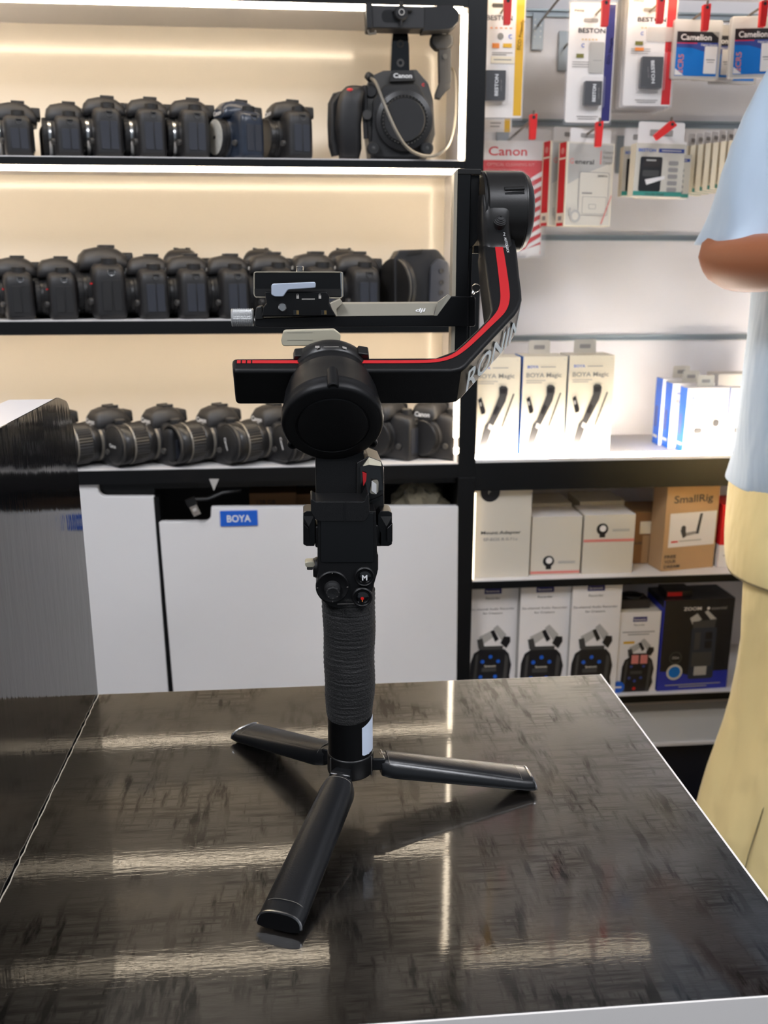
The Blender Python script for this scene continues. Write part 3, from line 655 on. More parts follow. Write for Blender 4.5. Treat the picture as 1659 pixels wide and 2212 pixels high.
# raised grip bar on the drum
m = M(); q0, q1 = W(1090, 409, YT-RT_*.86), W(1132, 407, YT-RT_*.86); m.tube([q0, q1], .0022, 'gimbal_satin', 10); m.tube([q0+V((0, -.0006, -.0045)), q1+V((0, -.0006, -.0045))], .0022, 'screen_black', 10); m.build('drum_latch', tm)
# blend from drum to arm: the arm swells up over the front of the drum
YDF = ct.y-RT_*.995
m = M(); rg = []
for y, Yc_, xl, xr, dp in ((556, A_(1080, 556).y+.0005, 1046, 1117, .018), (540, A_(1080, 540).y-.002, 1045, 1114, .018), (522, YDF-.001, 1044, 1110, .018), (500, YDF-.0025, 1043, 1107, .018), (478, YDF-.003, 1042, 1106, .018), (455, YDF-.0012, 1042, 1110, .016), (436, YDF+.002, 1041, 1116, .014), (420, YDF+.006, 1041, 1120, .012)):
    a_, b_ = W(xl, y, Yc_), W(xr, y, Yc_); cx_ = (a_.x+b_.x)/2; hw = (b_.x-a_.x)/2
    rg.append([V((cx_+math.copysign(abs(math.cos(a))**.5, math.cos(a))*hw, Yc_+dp+math.copysign(abs(math.sin(a))**.5, math.sin(a))*dp, a_.z)) for a in [2*PI*k/32+.1 for k in range(32)]])
m.rings(rg, 'gimbal_satin'); m.build('arm_root', ra, sharp=60)
# sensor bump with ribbed cap and small print
q = W(1080, 478, YDF-.003)
KN = V((0, -.72, .69))
m = M(); m.lathe([(.0062, -.006), (.0060, .0004), (.0052, .0010), (.0052, .0018), (.0042, .0024), (.0042, .0032), (.0032, .0038), (.0032, .0046), (.0020, .0052), (.0008, .0054), (.0006, .0046), (.0001, .0046)], q, KN, 'rubber', 28); m.build('ribbed_knob', ra)
m = M(); q = W(1081, 492, YDF-.0034); m.poly(rrect(q.x, q.z, .0036, .0032, .002, q.y), 'screen_black'); m.build('knob_recess', ra)
m = M(); m.text('AUTOLOCK', W(1089, 513, YDF-.0042), V((.16, -.35, -1)), V((1, 0, .10)), .0022, 'white_print', 'l', width=.0150); m.text('2', W(1087, 509, YDF-.0040), SX, V((0, 0, 1)), .003, 'white_print', 'l'); m.build('arm_print', ra)

# ---- camera mounting frame (vertical plate, base bar, quick release)
YM = YT-.004
vx = [W(x, 455, YM).x for x in (976, 983, 1012, 1020, 1033)]
zt, zb_ = W(1000, 368, YM).z, W(1000, 772, YM).z
m = M(); m.box((vx[1], YM-.010, zb_), (vx[2], YM+.010, zt), 'alu_black'); m.box((vx[2]-.0002, YM-.006, zb_), (vx[3], YM+.010, zt-.030), 'alu_black')
vp = m.build('vertical_plate', g, bevel=.0009)
m = M(); m.prism([V((vx[1]+.0006, YM-.011, zb_)), V((vx[0]+.0004, YM-.008, zb_)), V((vx[0]+.0004, YM-.008, zt-.004)), V((vx[1], YM-.0112, zt-.0005))], (0, .016, 0), 'alu_edge'); m.build('plate_edge', vp, bevel=.0003)
m = M(); m.box((vx[1], YM-.0108, W(1000, 379, YM).z), (vx[4], YM+.002, zt+.0003), 'gimbal_satin'); m.build('plate_top', vp, bevel=.0006)
m = M(); m.prism(fillet([V((vx[2], YM-.007, W(1000, 380, YM).z)), V((vx[4]-.0006, YM-.007, W(1000, 380, YM).z)), V((vx[4]-.0006, YM-.007, W(1000, 520, YM).z)), V((vx[2], YM-.007, W(1000, 540, YM).z))], [0, 0, .012, 0], 6), (0, .02, 0), 'gimbal_black'); m.build('motor_bracket', g, bevel=.0008)
m = M(); q = W(1027, 545, YM); m.box((vx[4]-.004, YM-.004, q.z-.001), (x0_+.002, YM+.012, q.z+.006), 'gimbal_black'); m.build('stop_block', g, bevel=.0008)
# clamp of the base bar, thumb lever
m = M(); m.prism(fillet([W(1005, 641, YM-.013), W(1027, 641, YM-.013), W(1027, 705, YM-.013), W(1005, 705, YM-.013)], [0, .002, .002, 0], 4), (0, .024, 0), 'alu_black'); m.build('bar_clamp', g, bevel=.0008)
m = M(); q = W(1028, 622, YM-.002); m.lathe([(.0036, -.003), (.0040, -.002), (.0040, .002), (.0036, .003)], q, (0, 1, 0), 'steel', 20); m.tube([q+V((-.001, 0, -.002)), W(1020, 634, YM-.002)], .0018, 'steel', 8); m.build('thumb_lever', g)
# base bar
YBB = YM-.016
m = M(); pts = [(548, 703), (548, 690), (560, 690), (565, 702)]
bar = [(551, 688), (720, 683), (945, 681), (975, 640), (1012, 640), (1012, 705), (560, 707), (551, 704)]
m.prism([W(x, y, YBB) for x, y in bar], (0, .022, 0), 'alu_black'); bb = m.build('base_bar', g, bevel=.0009)
m = M(); m.prism([W(728, 657, YBB+.010), W(944, 655, YBB+.010), W(936, 681, YBB-.0006), W(728, 683, YBB-.0006)], (0, .004, .0), 'bar_grey'); m.build('bar_top_face', bb)
m = M(); m.prism([W(728, 653, YBB+.012), W(948, 652, YBB+.012), W(944, 656, YBB+.0098), W(728, 658, YBB+.0098)], (0, .004, 0), 'alu_edge'); m.prism([W(946, 652, YBB+.0005), W(968, 636, YBB+.0005), W(975, 640, YBB-.0006), W(944, 682, YBB-.0008), W(938, 682, YBB-.0008)], (0, .003, 0), 'bar_grey'); m.build('bar_edge', bb)
bn = (W(728, 683, YBB-.0006)-W(728, 657, YBB+.010)).normalized(); m = M(); m.text('dji', W(898, 673, YBB+.0015), (1, 0, 0), -bn, .0042, 'white_print', 'l', shear=.2, bold=.02, width=.0098); m.build('bar_print', bb)
# knurled knob
c_ = W(500, 686, YBB+.011); cR = W(548, 686, YBB+.011); rk = (W(520, 666, YBB)-W(520, 706, YBB)).z/2; Lk = cR.x-c_.x
rows = []
for i in range(25):
    t_ = i/24; rr = rk*(.90 if i in (0, 24) else 1); rows.append([c_+V((Lk*t_, math.cos(2*PI*k/72)*rr*(1+(.0 if (k % 2 and i % 2) else -.075)*(1 if 1 < i < 23 else 0)), math.sin(2*PI*k/72)*rr*(1+(.0 if (k % 2 and i % 2) else -.075)*(1 if 1 < i < 23 else 0)))) for k in range(72)])
m = M(); m.rings(rows, 'alu_grey', smooth=False); m.build('knurled_knob', g, sharp=10)
# quick-release base
YQ = YBB-.006
m = M(); m.prism([W(x, y, YQ) for x, y in ((572, 630), (705, 630), (712, 640), (711, 658), (727, 683), (565, 684), (568, 665), (575, 655))], (0, .034, 0), 'alu_black')
m.prism([W(553, 664, YQ+.004), W(566, 660, YQ+.004), W(570, 690, YQ+.004), W(550, 692, YQ+.004)], (0, .026, 0), 'gimbal_satin'); qb = m.build('quick_release_base', g, bevel=.0012)
m = M(); m.prism([W(712, 655, YQ+.001), W(735, 645, YQ+.001), W(741, 655, YQ+.001), W(727, 668, YQ+.001), W(729, 684, YQ+.001), W(722, 683, YQ+.001)], (0, .018, 0), 'alu_edge'); m.build('clamp_jaw', qb, bevel=.0006)
c_, r1 = circ(610, 664, 9, YQ-.0005); m = M(); m.lathe([(r1, -.001), (r1, .002), (r1*.8, .0028), (.0001, .0028)], c_, (0, -1, 0), 'steel', 24); m.build('screw_head', qb)
m = M()
for x in (643, 691):
    a_ = W(x, 640, YQ-.0003); m.box((a_.x-.0012, YQ-.0004, a_.z-.0022), (a_.x+.0012, YQ-.0002, a_.z+.0008), 'card_grey'); m.tube([a_+V((-.0008, 0, .0008)), a_+V((-.0008, 0, .002)), a_+V((.0008, 0, .002))]+([a_+V((.0008, 0, .0008))] if x == 643 else []), .00025, 'card_grey', 5)
a_, b_ = W(652, 645, YQ-.0003), W(680, 646, YQ-.0003); m.box((a_.x, YQ-.0004, b_.z-.0004), (b_.x, YQ-.0002, b_.z+.0004), 'card_grey'); m.build('lock_icons', qb)
m = M()
for x in (640, 700):
    a_ = W(x, 675, YQ-.0003); m.box((a_.x-.0028, YQ-.0003, a_.z-.0022), (a_.x+.0028, YQ+.0001, a_.z+.0022), 'black_gloss'); m.box((a_.x+.0002, YQ-.0005, a_.z-.0018), (a_.x+.0024, YQ-.0002, a_.z+.0018), 'brass')
m.build('contact_window', qb)
# blue-grey lever
YL = YQ-.005
m = M(); m.prism(fillet([W(x, y, YL) for x, y in ((586, 613), (682, 609), (682, 622), (622, 626), (612, 641), (594, 641), (586, 637))], [.003, .002, .002, .004, .003, .003, .002], 4), (0, .008, 0), 'lever_blue'); m.build('quick_release_lever', g, bevel=.0009, seg=3)
# camera plate with screw
YK = YQ+.020
m = M(); m.prism(fillet([W(x, y, YK) for x, y in ((549, 588), (742, 588), (742, 638), (735, 644), (552, 642), (549, 636))], [.002, .003, .003, .002, .002, .002], 4), (0, .022, 0), 'alu_black'); cp = m.build('camera_plate', g, bevel=.0009)
fr = fillet([W(x, y, YK-.0004) for x, y in ((549, 588), (739, 588), (740, 640), (736, 644), (552, 642), (549, 636))], .002, 4)
m = M(); m.tube(fr+[fr[0]], .0006, 'alu_edge', 5); m.build('plate_rim', cp)
m = M(); m.prism([W(735, 588, YK-.0008), W(741, 588, YK-.0004), W(742, 640, YK-.0004), W(737, 643, YK-.0008)], (0, .004, 0), 'steel'); m.build('plate_side', cp)
m = M(); m.prism([W(549, 624, YK-.0008), W(737, 624, YK-.0008), W(737, 640, YK-.0008), W(550, 640, YK-.0008)], (0, .002, 0), 'gimbal_satin'); m.build('plate_lip', cp)
c_ = W(648, 588, YK+.011); m = M(); zz = 0; prof = [(.0035, 0)]
for i in range(4): prof += [(.0031, .0002+i*.0013), (.0038, .0008+i*.0013), (.0031, .0014+i*.0013)]
prof += [(.0028, .0058), (.0001, .0058)]
m.lathe(prof, c_, (0, 0, 1), 'steel', 20); m.build('tripod_screw', cp)

# ------------------------------------------------------------------ still cameras on the shelves
def supe(a, p): return math.copysign(abs(math.cos(a))**p, math.cos(a)), math.copysign(abs(math.sin(a))**p, math.sin(a))
def still_camera(label, group, style='canon', body_mat='cam_black', cap='cam_dark', ring='lens_ring', wd=.128, lens=None, name='still_camera', brand='Canon', port='cam_port', flat=False, yel=0):
    t = thing(name, label, 'camera', (0, 0, 0), 0, group); OFF[t.name] = V((0, 0, 0))
    h = wd/2
    big = style == 'nikon'
    sh = .080 if style != 'rebel' else .070       # shoulder height
    hz = {'canon': .101, 'nikon': .104, 'rebel': .096}[style]
    # body
    st = [(-h, -.020, .012, .010, sh-.016), (-h+.002, -.034, .016, .003, sh-.008), (-h+.008, -.044, .019, 0, sh-.004), (-h+.018, -.042, .020, 0, sh-.001), (-h+.028, -.028, .021, 0, sh),
          (-.022, -.022, .021, 0, sh+.001), (.020, -.022, .021, 0, sh+.001), (h-.022, -.022, .021, 0, sh+.0005), (h-.010, -.021, .020, 0, sh-.002), (h-.003, -.019, .018, .0005, sh-.006), (h-.0005, -.016, .015, .004, sh-.013), (h, -.012, .011, .008, sh-.020)]
    rg = []
    for x, y0, y1, z0, z1 in st:
        cy, cz, hy, hh = (y0+y1)/2, (z0+z1)/2, (y1-y0)/2, (z1-z0)/2; row = []
        for k in range(32):
            a = 2*PI*k/32+.05; cx, sx_ = supe(a, .38 if sx_top(a) else .22); row.append(V((x, cy+cx*hy, cz+sx_*hh)))
        rg.append(row)
    m = M(); m.rings(rg, body_mat); m.build('body', t, sharp=50)
    # viewfinder hump
    hw = .027 if style != 'nikon' else .031
    rg = []
    for y, ww, z1 in ((-.033, .74, hz-.022), (-.031, .86, hz-.012), (-.024, .93, hz-.004), (-.010, 1, hz-.0005), (.004, .98, hz), (.016, .92, hz-.003), (.026, .86, hz-.010), (.030, .8, hz-.018)):
        row = []
        for k in range(28):
            a = 2*PI*k/28; cx, sz = supe(a, .45); zc = (z1+sh-.012)/2; zh = (z1-sh+.012)/2
            row.append(V((cx*hw*ww*(1-.28*max(0, sz))+(0), y, zc+sz*zh)))
        rg.append(row)
    m = M(); m.rings(rg, body_mat); hp = m.build('viewfinder_hump', t, sharp=55)
    if brand:
        m = M(); m.text(brand, (0, -.0340, hz-.0255), (1, 0, 0), (0, .1, 1), .0078, 'white_print', 'c', bold=.03, width=.030); m.build('brand_print', hp)
    m = M(); m.box((-.011, -.006, hz-.002), (.011, .014, hz+.0012), 'cam_dark'); m.box((-.011, -.006, hz+.001), (-.008, .014, hz+.0028), 'cam_grey'); m.box((.008, -.006, hz+.001), (.011, .014, hz+.0028), 'cam_grey'); m.build('hot_shoe', t, bevel=.0005)
    m = M(); m.prism(fillet([V((-.019, .022, hz-.028)), V((.019, .022, hz-.028)), V((.017, .022, hz-.008)), V((-.017, .022, hz-.008))], .005, 4), (0, .014, 0), 'rubber'); m.build('eyecup', t, bevel=.0015)
    # mount
    m = M(); m.lathe([(.034, 0), (.034, .005), (.0325, .0065)], (0, -.020, .039), (0, -1, 0), body_mat, 40); m.lathe([(.0325, .005), (.0330, .0065), (.0330, .0105), (.0318, .0112)], (0, -.020, .039), (0, -1, 0), ring, 40); mt_ = m.build('lens_mount', t)
    if lens is None:
        m = M(); m.lathe([(.0305, .008), (.0315, .0115), (.0315, .0175), (.0300, .0190), (.0001, .0190)], (0, -.020, .039), (0, -1, 0), 'cam_dark' if cap == 'cap_white' else cap, 40)
        for k in range(24):
            a = 2*PI*k/24; m.box((-.0010, -.0380, .0305), (.0010, -.0310, .0319), cap if cap != 'cap_white' else 'cam_dark', Matrix.Translation((0, 0, .039)) @ Matrix.Rotation(a, 4, 'Y'))
        cp_ = m.build('body_cap', t)
        if cap == 'cap_white':
            m = M(); m.lathe([(.0290, .0188), (.0295, .0200), (.0001, .0202)], (0, -.020, .039), (0, -1, 0), 'cap_white', 40); m.box((-.004, -.0406, .036), (.004, -.0401, .041), 'print_dark'); m.build('cap_label', cp_)
    # dials, buttons, ports, strap lug
    m = M(); m.lathe([(.0098, sh-.004), (.0098, sh+.0065), (.0085, sh+.0078), (.004, sh+.0080), (.0001, sh+.0078)], (h-.020, .002, 0), (0, 0, 1), 'cam_dark', 28); m.lathe([(.0076, sh+.0079), (.0001, sh+.0084)], (h-.020, .002, 0), (0, 0, 1), 'cam_grey', 20); m.build('mode_dial', t)
    m = M(); m.lathe([(.0060, sh-.010), (.0060, sh+.001), (.0048, sh+.0025), (.0001, sh+.0025)], (-h+.014, -.034, 0), (0, -.3, 1), 'cam_grey', 20); m.build('shutter_button', t)
    for y0, y1 in ((-.012, .0005), (.002, .013)):
        m = M(); m.prism(fillet([V((h-.0015, y0, .012)), V((h-.0015, y1, .012)), V((h-.0015, y1, sh-.024)), V((h-.0015, y0, sh-.024))], .0025, 3), (.0025, 0, 0), port); m.build('port_cover', t, bevel=.0006)
    m = M(); q = V((h-.001, .002, sh-.013)); m.tube([q+V((.001, math.cos(a)*.0045, math.sin(a)*.0045)) for a in [2*PI*k/12 for k in range(13)]], .0008, 'steel' if big else 'cam_grey', 6); m.box((h-.008, -.003, sh-.010), (h+.001, .007, sh-.008), 'cam_grey'); m.build('strap_lug', t)
    m = M(); m.lathe([(.0050, 0), (.0050, .008), (.004, .0095), (.0001, .0095)], (h-.020, -.018, .026), (.35, -1, 0), 'cam_grey', 20); m.build('lens_button', t)
    m = M(); m.prism(fillet([V((-h+.034, .0205, .012)), V((h-.026, .0205, .012)), V((h-.026, .0205, sh-.012)), V((-h+.034, .0205, sh-.012))], .002, 3), (0, .003, 0), 'black_gloss'); m.build('rear_screen', t, bevel=.0006)
    if big:
        m = M(); m.prism([V((-h+.012, -.0450, sh-.028)), V((-h+.022, -.0445, sh-.028)), V((-h+.012, -.0450, sh-.022))], (0, .002, 0), 'red'); m.box((.034, -.0235, sh-.030), (.048, -.0215, sh-.0275), 'red'); m.build('red_accent', t)
    if lens:
        kind, L0 = lens
        lr_ = True
        prof = [(.030, 0), (.0325, .003), (.0328, .014), (.0320, .015), (.0320, .0165), (.0345, .018)]
        m = M(); m.lathe(prof+[(.0345, .019)], (0, -.028, .039), (0, -1, 0), 'lens_black', 44, cap=False)
        rr = []
        for i in range(2): rr.append([V((math.cos(2*PI*k/88)*(.0348 if k % 2 else .0338), -.028-.019-i*.024, .039+math.sin(2*PI*k/88)*(.0348 if k % 2 else .0338))) for k in range(88)])
        m.rings(rr, 'lens_black', smooth=False)
        m.lathe([(.0345, .043), (.0338, .0440), (.0338, .0455)], (0, -.028, .039), (0, -1, 0), 'lens_ring', 44, cap=False)
        m.lathe([(.0338, .0455), (.0325, .0460), (.0325, .050), (.0332, .0505), (.0332, L0-.008), (.0318, L0-.006), (.0330, L0-.004), (.0328, L0), (.0300, L0+.0005), (.0290, L0-.004)], (0, -.028, .039), (0, -1, 0), 'lens_black', 44, cap=False)
        m.lathe([(.0330, L0-.0035), (.0332, L0-.0008), (.0318, L0+.0002)], (0, -.028, .039), (0, -1, 0), 'cam_grey', 44, cap=False)  # highlight along the front rim, put into the colour as a grey ring
        ln = m.build('lens', t, sharp=40)
        m = M()
        for a, s_ in ((70, '18'), (88, '35'), (105, '55')):
            a = math.radians(a); q = V((math.cos(a)*.0330, -.040, .039+math.sin(a)*.0330)); m.text(s_, q, (-math.sin(a)*-1, 0, math.cos(a)*-1), (0, 1, 0), .0030, 'white_print', 'c')
        m.build('scale_print', ln)
        m = M()
        if kind == 'cap':
            m.lathe([(.0300, L0-.003), (.0300, L0+.0012), (.0280, L0+.0025), (.0001, L0+.0025)], (0, -.028, .039), (0, -1, 0), 'cam_dark', 40)
            rt = math.radians(yel); ex = V((math.cos(rt), 0, math.sin(rt))); m.text('Canon', V((0, -.028-L0-.0029, .039))-V((-math.sin(rt), 0, math.cos(rt)))*.003, ex, V((-math.sin(rt), 0, math.cos(rt))), .0058, 'white_print', 'c', bold=.03); m.build('lens_cap', ln)
        else:
            m.lathe([(.0290, L0-.004), (.0265, L0-.010), (.0235, L0-.015), (.0001, L0-.013)], (0, -.028, .039), (0, -1, 0), 'glass_dark', 40, cap=False); m.build('front_element', ln)
    return t
def sx_top(a): return math.sin(a) > 0
def setat(o, loc, rz, s=1.0, label=None, group=None, sz=1.0):
    o.location = loc; o.rotation_euler = (0, 0, rz); o.scale = (s, s, s*sz)
    if label: o['label'] = label
    if group: o['group'] = group
    return o
def side_pos(px, zs, phi, half, Yend=1.512):
    e = V((math.cos(phi), math.sin(phi), 0)); q = W(px, 335, Yend); q = W(px, 1106-F_PX*math.tan(PITCH+math.atan2(zs+.04-EYE.z, Yend)), Yend)
    c_ = V((q.x, Yend, 0))-e*half; return V((c_.x, c_.y, zs))
G1 = 'camera bodies on the top shelf'
ph = math.radians(-75); hf = .059
ca = still_camera('x', G1, 'canon', wd=.118, ring='steel')
cb = still_camera('x', G1, 'rebel', wd=.118, ring='steel', brand='Canon')
cbl = still_camera('x', G1, 'canon', body_mat='cam_blue', cap='cap_white', ring='lens_black', wd=.118)
cdk = still_camera('x', G1, 'canon', wd=.118, cap='lens_black', ring='lens_black', body_mat='cam_black')
row = [(cb, 40, .98, -73, 'low black camera body cut by the photo edge on the top shelf'), ('cb', 150, .98, -75, 'small black camera body with chrome lens mount, second along the top shelf'),
       (ca, 236, 1.04, -75, 'black camera body with chrome mount, third along the top shelf'), ('ca', 331, 1.03, -75, 'black camera body with chrome mount, fourth along the top shelf'),
       ('ca', 425, 1.025, -75, 'black camera body with chrome mount, left of the white capped camera'), (cbl, 548, 1.0, -62, 'bluish camera body with a round white cap over its mount'),
       (cdk, 652, 1.02, -70, 'black camera body with black lens cap beside the video camera')]
for o, px, s, a, lb in row:
    if isinstance(o, str): o = dup({'ca': ca, 'cb': cb}[o])
    a = math.radians(a); setat(o, side_pos(px, Z_A, a, hf*s), a, s, lb, None, .885)
G2 = 'camera bodies on the middle shelf'
nk = still_camera('x', G2, 'nikon', wd=.118, ring='lens_black', brand='', port='cam_dark')
cc_ = still_camera('x', G2, 'canon', wd=.118, ring='lens_black', port='cam_port')
row = [(nk, 48, 1.06, -70, 'leftmost black camera body with silver strap lug on the middle shelf'), ('nk', 142, 1.05, -72, 'black camera body left of the tallest camera on the middle shelf'),
       ('nk', 245, 1.24, -72, 'tallest black camera body on the middle shelf, with red accent'), (cc_, 340, 1.12, -74, 'round shouldered black camera body right of the tallest one'),
       ('cc', 427, 1.13, -74, 'round shouldered black camera body, second right of the tallest one'), ('cc', 517, 1.13, -74, 'black camera body directly above the knurled silver knob'),
       ('cc', 612, 1.16, -74, 'black camera body directly behind the gimbal screw plate'), ('cc', 708, 1.17, -74, 'black camera body behind the right end of the gimbal plate'),
       ('cc', 800, 1.17, -75, 'black camera body left of the video body with grip')]
for o, px, s, a, lb in row:
    if isinstance(o, str): o = dup({'cc': cc_, 'nk': nk}[o])
    a = math.radians(a); hh_ = hf*s
    setat(o, side_pos(px-4, Z_B, a, hh_, 1.510), a, s, lb, None, .88)
for px, lb in ((393, 'camera peeking out behind the round shouldered bodies on the left'), (563, 'camera peeking out behind the bodies, just left of the gimbal screw'), (742, 'camera peeking out behind the bodies right of the gimbal plate')):
    o = dup(cc_); q = W(px, 560, 1.648); setat(o, V((q.x, 1.648, Z_B)), math.radians(-8), 1.10, lb, G2)
# ---- bottom shelf, cameras with lenses
G3 = 'cameras with zoom lenses on the bottom shelf'
ph = math.radians(-52); dF = V((math.sin(ph), -math.cos(ph), 0))
k1 = still_camera('x', G3, 'rebel', wd=.112, lens=('cap', .066), yel=0)
k2 = still_camera('x', G3, 'rebel', wd=.112, lens=('open', .066)); k3 = still_camera('x', G3, 'rebel', wd=.112, lens=('cap', .066), yel=-70)
for o, px, s, lb in ((k1, 247, 1.0, 'camera with capped zoom lens, its cap lettered upright'), (k2, 370, 1.0, 'camera with uncapped zoom lens showing its front glass'), (k3, 492, 1.0, 'camera with capped zoom lens, its cap lettering turned sideways'),
                      ('k1', 124, 1.0, 'camera whose zoom lens is half hidden by the black partition'), ('k3', 612, .98, 'camera with capped lens peeking out left of the gimbal motor'), ('k1', 0, 1.0, 'camera almost hidden behind the black partition'), ('k1', -124, 1.0, 'camera at the far left edge of the photo')):
    if isinstance(o, str): o = dup({'k1': k1, 'k3': k3}[o])
    fr_ = W(px, 966, 1.508); c_ = V((fr_.x, 1.508, 0))-dF*(.094*s); setat(o, V((c_.x, c_.y, Z_C)), ph, s, lb)
G4 = 'camera bodies at the right end of the bottom shelf'
o = dup(cdk); a = math.radians(-38); setat(o, V((W(925, 985, 1.56).x+.006, 1.565, Z_C)), a, 1.0, 'camera body with black cap beside the glowing strip, bottom shelf', G4)
o = dup(cdk); setat(o, V((W(838, 985, 1.57).x, 1.572, Z_C)), math.radians(-42), 1.0, 'camera body half hidden behind the gimbal motor, bottom shelf', G4)

# ---- video camera with top handle
YV = 1.530
v = thing('video_camera', 'large black video camera with top handle, grip and looping grey cable', 'camera', (W(850, 335, YV).x, YV, Z_A))
def P_(pts, Y): return [W(x, y, Y) for x, y in pts]
def base(pts, Y):       # keep the feet on the shelf
    return [V((q.x, q.y, max(q.z, Z_A+.0005))) for q in P_(pts, Y)]
m = M(); m.prism(fillet(base([(800, 341), (785, 200), (800, 165), (828, 152), (900, 150), (925, 180), (936, 215), (940, 290), (925, 341)], YV), [.002, .012, .006, .004, .006, .012, .012, .01, .004], 5), (0, .075, 0), 'cam_grey')
vb = m.build('body', v, bevel=.004, seg=3)
m = M(); m.prism(fillet(base([(842, 176), (848, 152), (893, 152), (898, 174)], YV-.012), .0015, 3), (0, .02, 0), 'cam_dark'); m.text('Canon', W(870, 168, YV-.0125), (1, 0, 0), (0, 0, 1), .0062, 'white_print', 'c', bold=.03, width=.029); m.build('brand_plate', v)
m = M(); m.prism(fillet(base([(800, 341), (806, 215), (830, 182), (903, 180), (930, 230), (930, 300), (915, 341)], YV-.012), .012, 5), (0, .016, 0), 'cam_dark'); m.build('front_housing', v, bevel=.003)
c_, r1 = circ(873, 262, 62, YV-.012); A = (-.10, -1, 0)
m = M(); m.lathe([(r1*.98, 0), (r1, .004), (r1*.97, .009), (r1*.80, .011), (r1*.78, .0085), (r1*.70, .0085)], c_, A, 'lens_black', 56, cap=False); lm = m.build('lens_mount', v)
m = M(); m.lathe([(r1*.72, .007), (r1*.72, .013), (r1*.69, .0145), (.0001, .0145)], c_, A, 'cam_dark', 48); m.build('mount_cap', lm)
m = M()
for k in range(40):
    a = 2*PI*k/40; m.box((-.0004, -.0155, r1*.745), (.0004, -.010, r1*.775), 'grey_print', Matrix.Translation(c_) @ Matrix.Rotation(a, 4, 'Y'))
m.build('tick_ring', lm)
m = M(); q = c_+V((r1*.86, -.012, -.002)); m.prism(rrect(q.x, q.z, .0035, .007, .002, q.y), (0, .004, 0), 'cam_grey'); m.build('release_lever', lm, bevel=.0006)
m = M(); m.text('C', W(914, 186, YV-.0125), (1, 0, 0), (0, 0, 1), .004, 'red', 'c', bold=.05); m.build('red_letter', v)
# grip
m = M(); rg = []
for i, (x, y, hw, hd) in enumerate(((755, 341, .016, .020), (756, 320, .019, .026), (752, 270, .021, .030), (756, 225, .021, .030), (762, 200, .020, .028), (766, 187, .014, .020), (766, 183, .006, .008))):
    q = W(x, y, YV-.006); q.z = max(q.z, Z_A+.0006); row = []
    for k in range(28):
        cx, sx_ = supe(2*PI*k/28, .6); row.append(q+V((cx*hw, sx_*hd+.012, 0)))
    rg.append(row)
m.rings(rg, 'cam_black'); gp = m.build('grip', v, sharp=60)
m = M(); q = W(756, 196, YV-.018); m.sphere(q, .0062, 'red', 12, (1, .7, .6)); m.build('record_button', gp)
m = M(); m.tube(base([(742, 200), (722, 205), (712, 225), (711, 270), (713, 315), (720, 338)], YV+.01), .003, 'cam_dark', 8); m.tube(base([(735, 205), (720, 225), (720, 300), (728, 336)], YV+.002), .006, 'cam_dark', 8); m.build('hand_strap', gp)
m = M(); m.tube(base([(788, 185), (788, 250), (790, 300)], YV-.004), .0035, 'cam_black', 8); m.lathe([(.010, 0), (.010, .012), (.008, .014)], W(800, 200, YV+.01), (0, -1, 0), 'cam_dark', 20); m.lathe([(.007, 0), (.007, .010)], W(792, 250, YV-.002), (0, -1, 0), 'cam_grey', 18); m.build('side_knobs', v)
for x in (806, 921):
    m = M(); q, r2 = circ(x, 322, 14, YV-.014); m.lathe([(r2, 0), (r2, .010), (r2*.8, .012), (r2*.3, .012), (r2*.28, .010), (.0001, .010)], q, (0, -1, 0), 'cam_dark', 22); m.lathe([(r2*.28, .0115), (.0001, .0125)], q, (0, -1, 0), 'cam_grey', 10); m.build('rod_clamp', v)
m = M(); m.box((W(835, 335, YV).x, YV-.008, Z_A+.0004), (W(905, 335, YV).x, YV+.05, Z_A+.008), 'cam_dark'); m.build('base_plate', v, bevel=.001)
# handle post, bar and monitor arm
m = M(); m.prism(fillet(P_([(844, 155), (846, 100), (850, 60), (880, 60), (884, 100), (885, 155)], YV), [.001]*6, 3), (0, .028, 0), 'black_gloss'); hpz = m.build('handle_post', v, bevel=.003)
for y in (95, 136):
    m = M(); q, r2 = circ(865, y, 8, YV); m.lathe([(r2, -.001), (r2, .001), (r2*.6, .001), (r2*.5, -.0005), (.0001, -.0005)], q, (0, -1, 0), 'cam_grey', 18); m.build('screw_head', hpz)
YH_ = YV-.040
m = M(); m.prism(fillet(P_([(800, 10), (917, 14), (917, 62), (800, 60)], YH_), .002, 3), (0, .034, 0), 'cam_black'); hb = m.build('handle_bar', v, bevel=.003)
m = M(); m.prism(fillet(P_([(912, 14), (978, 12), (992, 26), (991, 46), (976, 62), (912, 67)], YH_+.003), [.001, .008, .008, .008, .008, .001], 6), (0, .030, 0), 'cam_dark'); m.build('handle_end', v, bevel=.003)
m = M(); m.prism(fillet(P_([(790, 6), (803, 4), (806, 50), (803, 62), (792, 60)], YH_-.004), .002, 3), (0, .04, 0), 'cam_dark'); m.build('handle_clamp', v, bevel=.0015)
m = M(); m.tube(P_([(795, 64), (798, 74), (812, 72), (810, 66)], YH_+.004), .0018, 'lens_ring', 6); m.build('hook', v)
m = M(); m.poly(rrect(W(845, 35, YH_-.0005).x, W(845, 35, YH_-.0005).z, .014, .0085, .008, YH_-.0003, 8), 'screen_black'); m.build('slot_recess', hb)
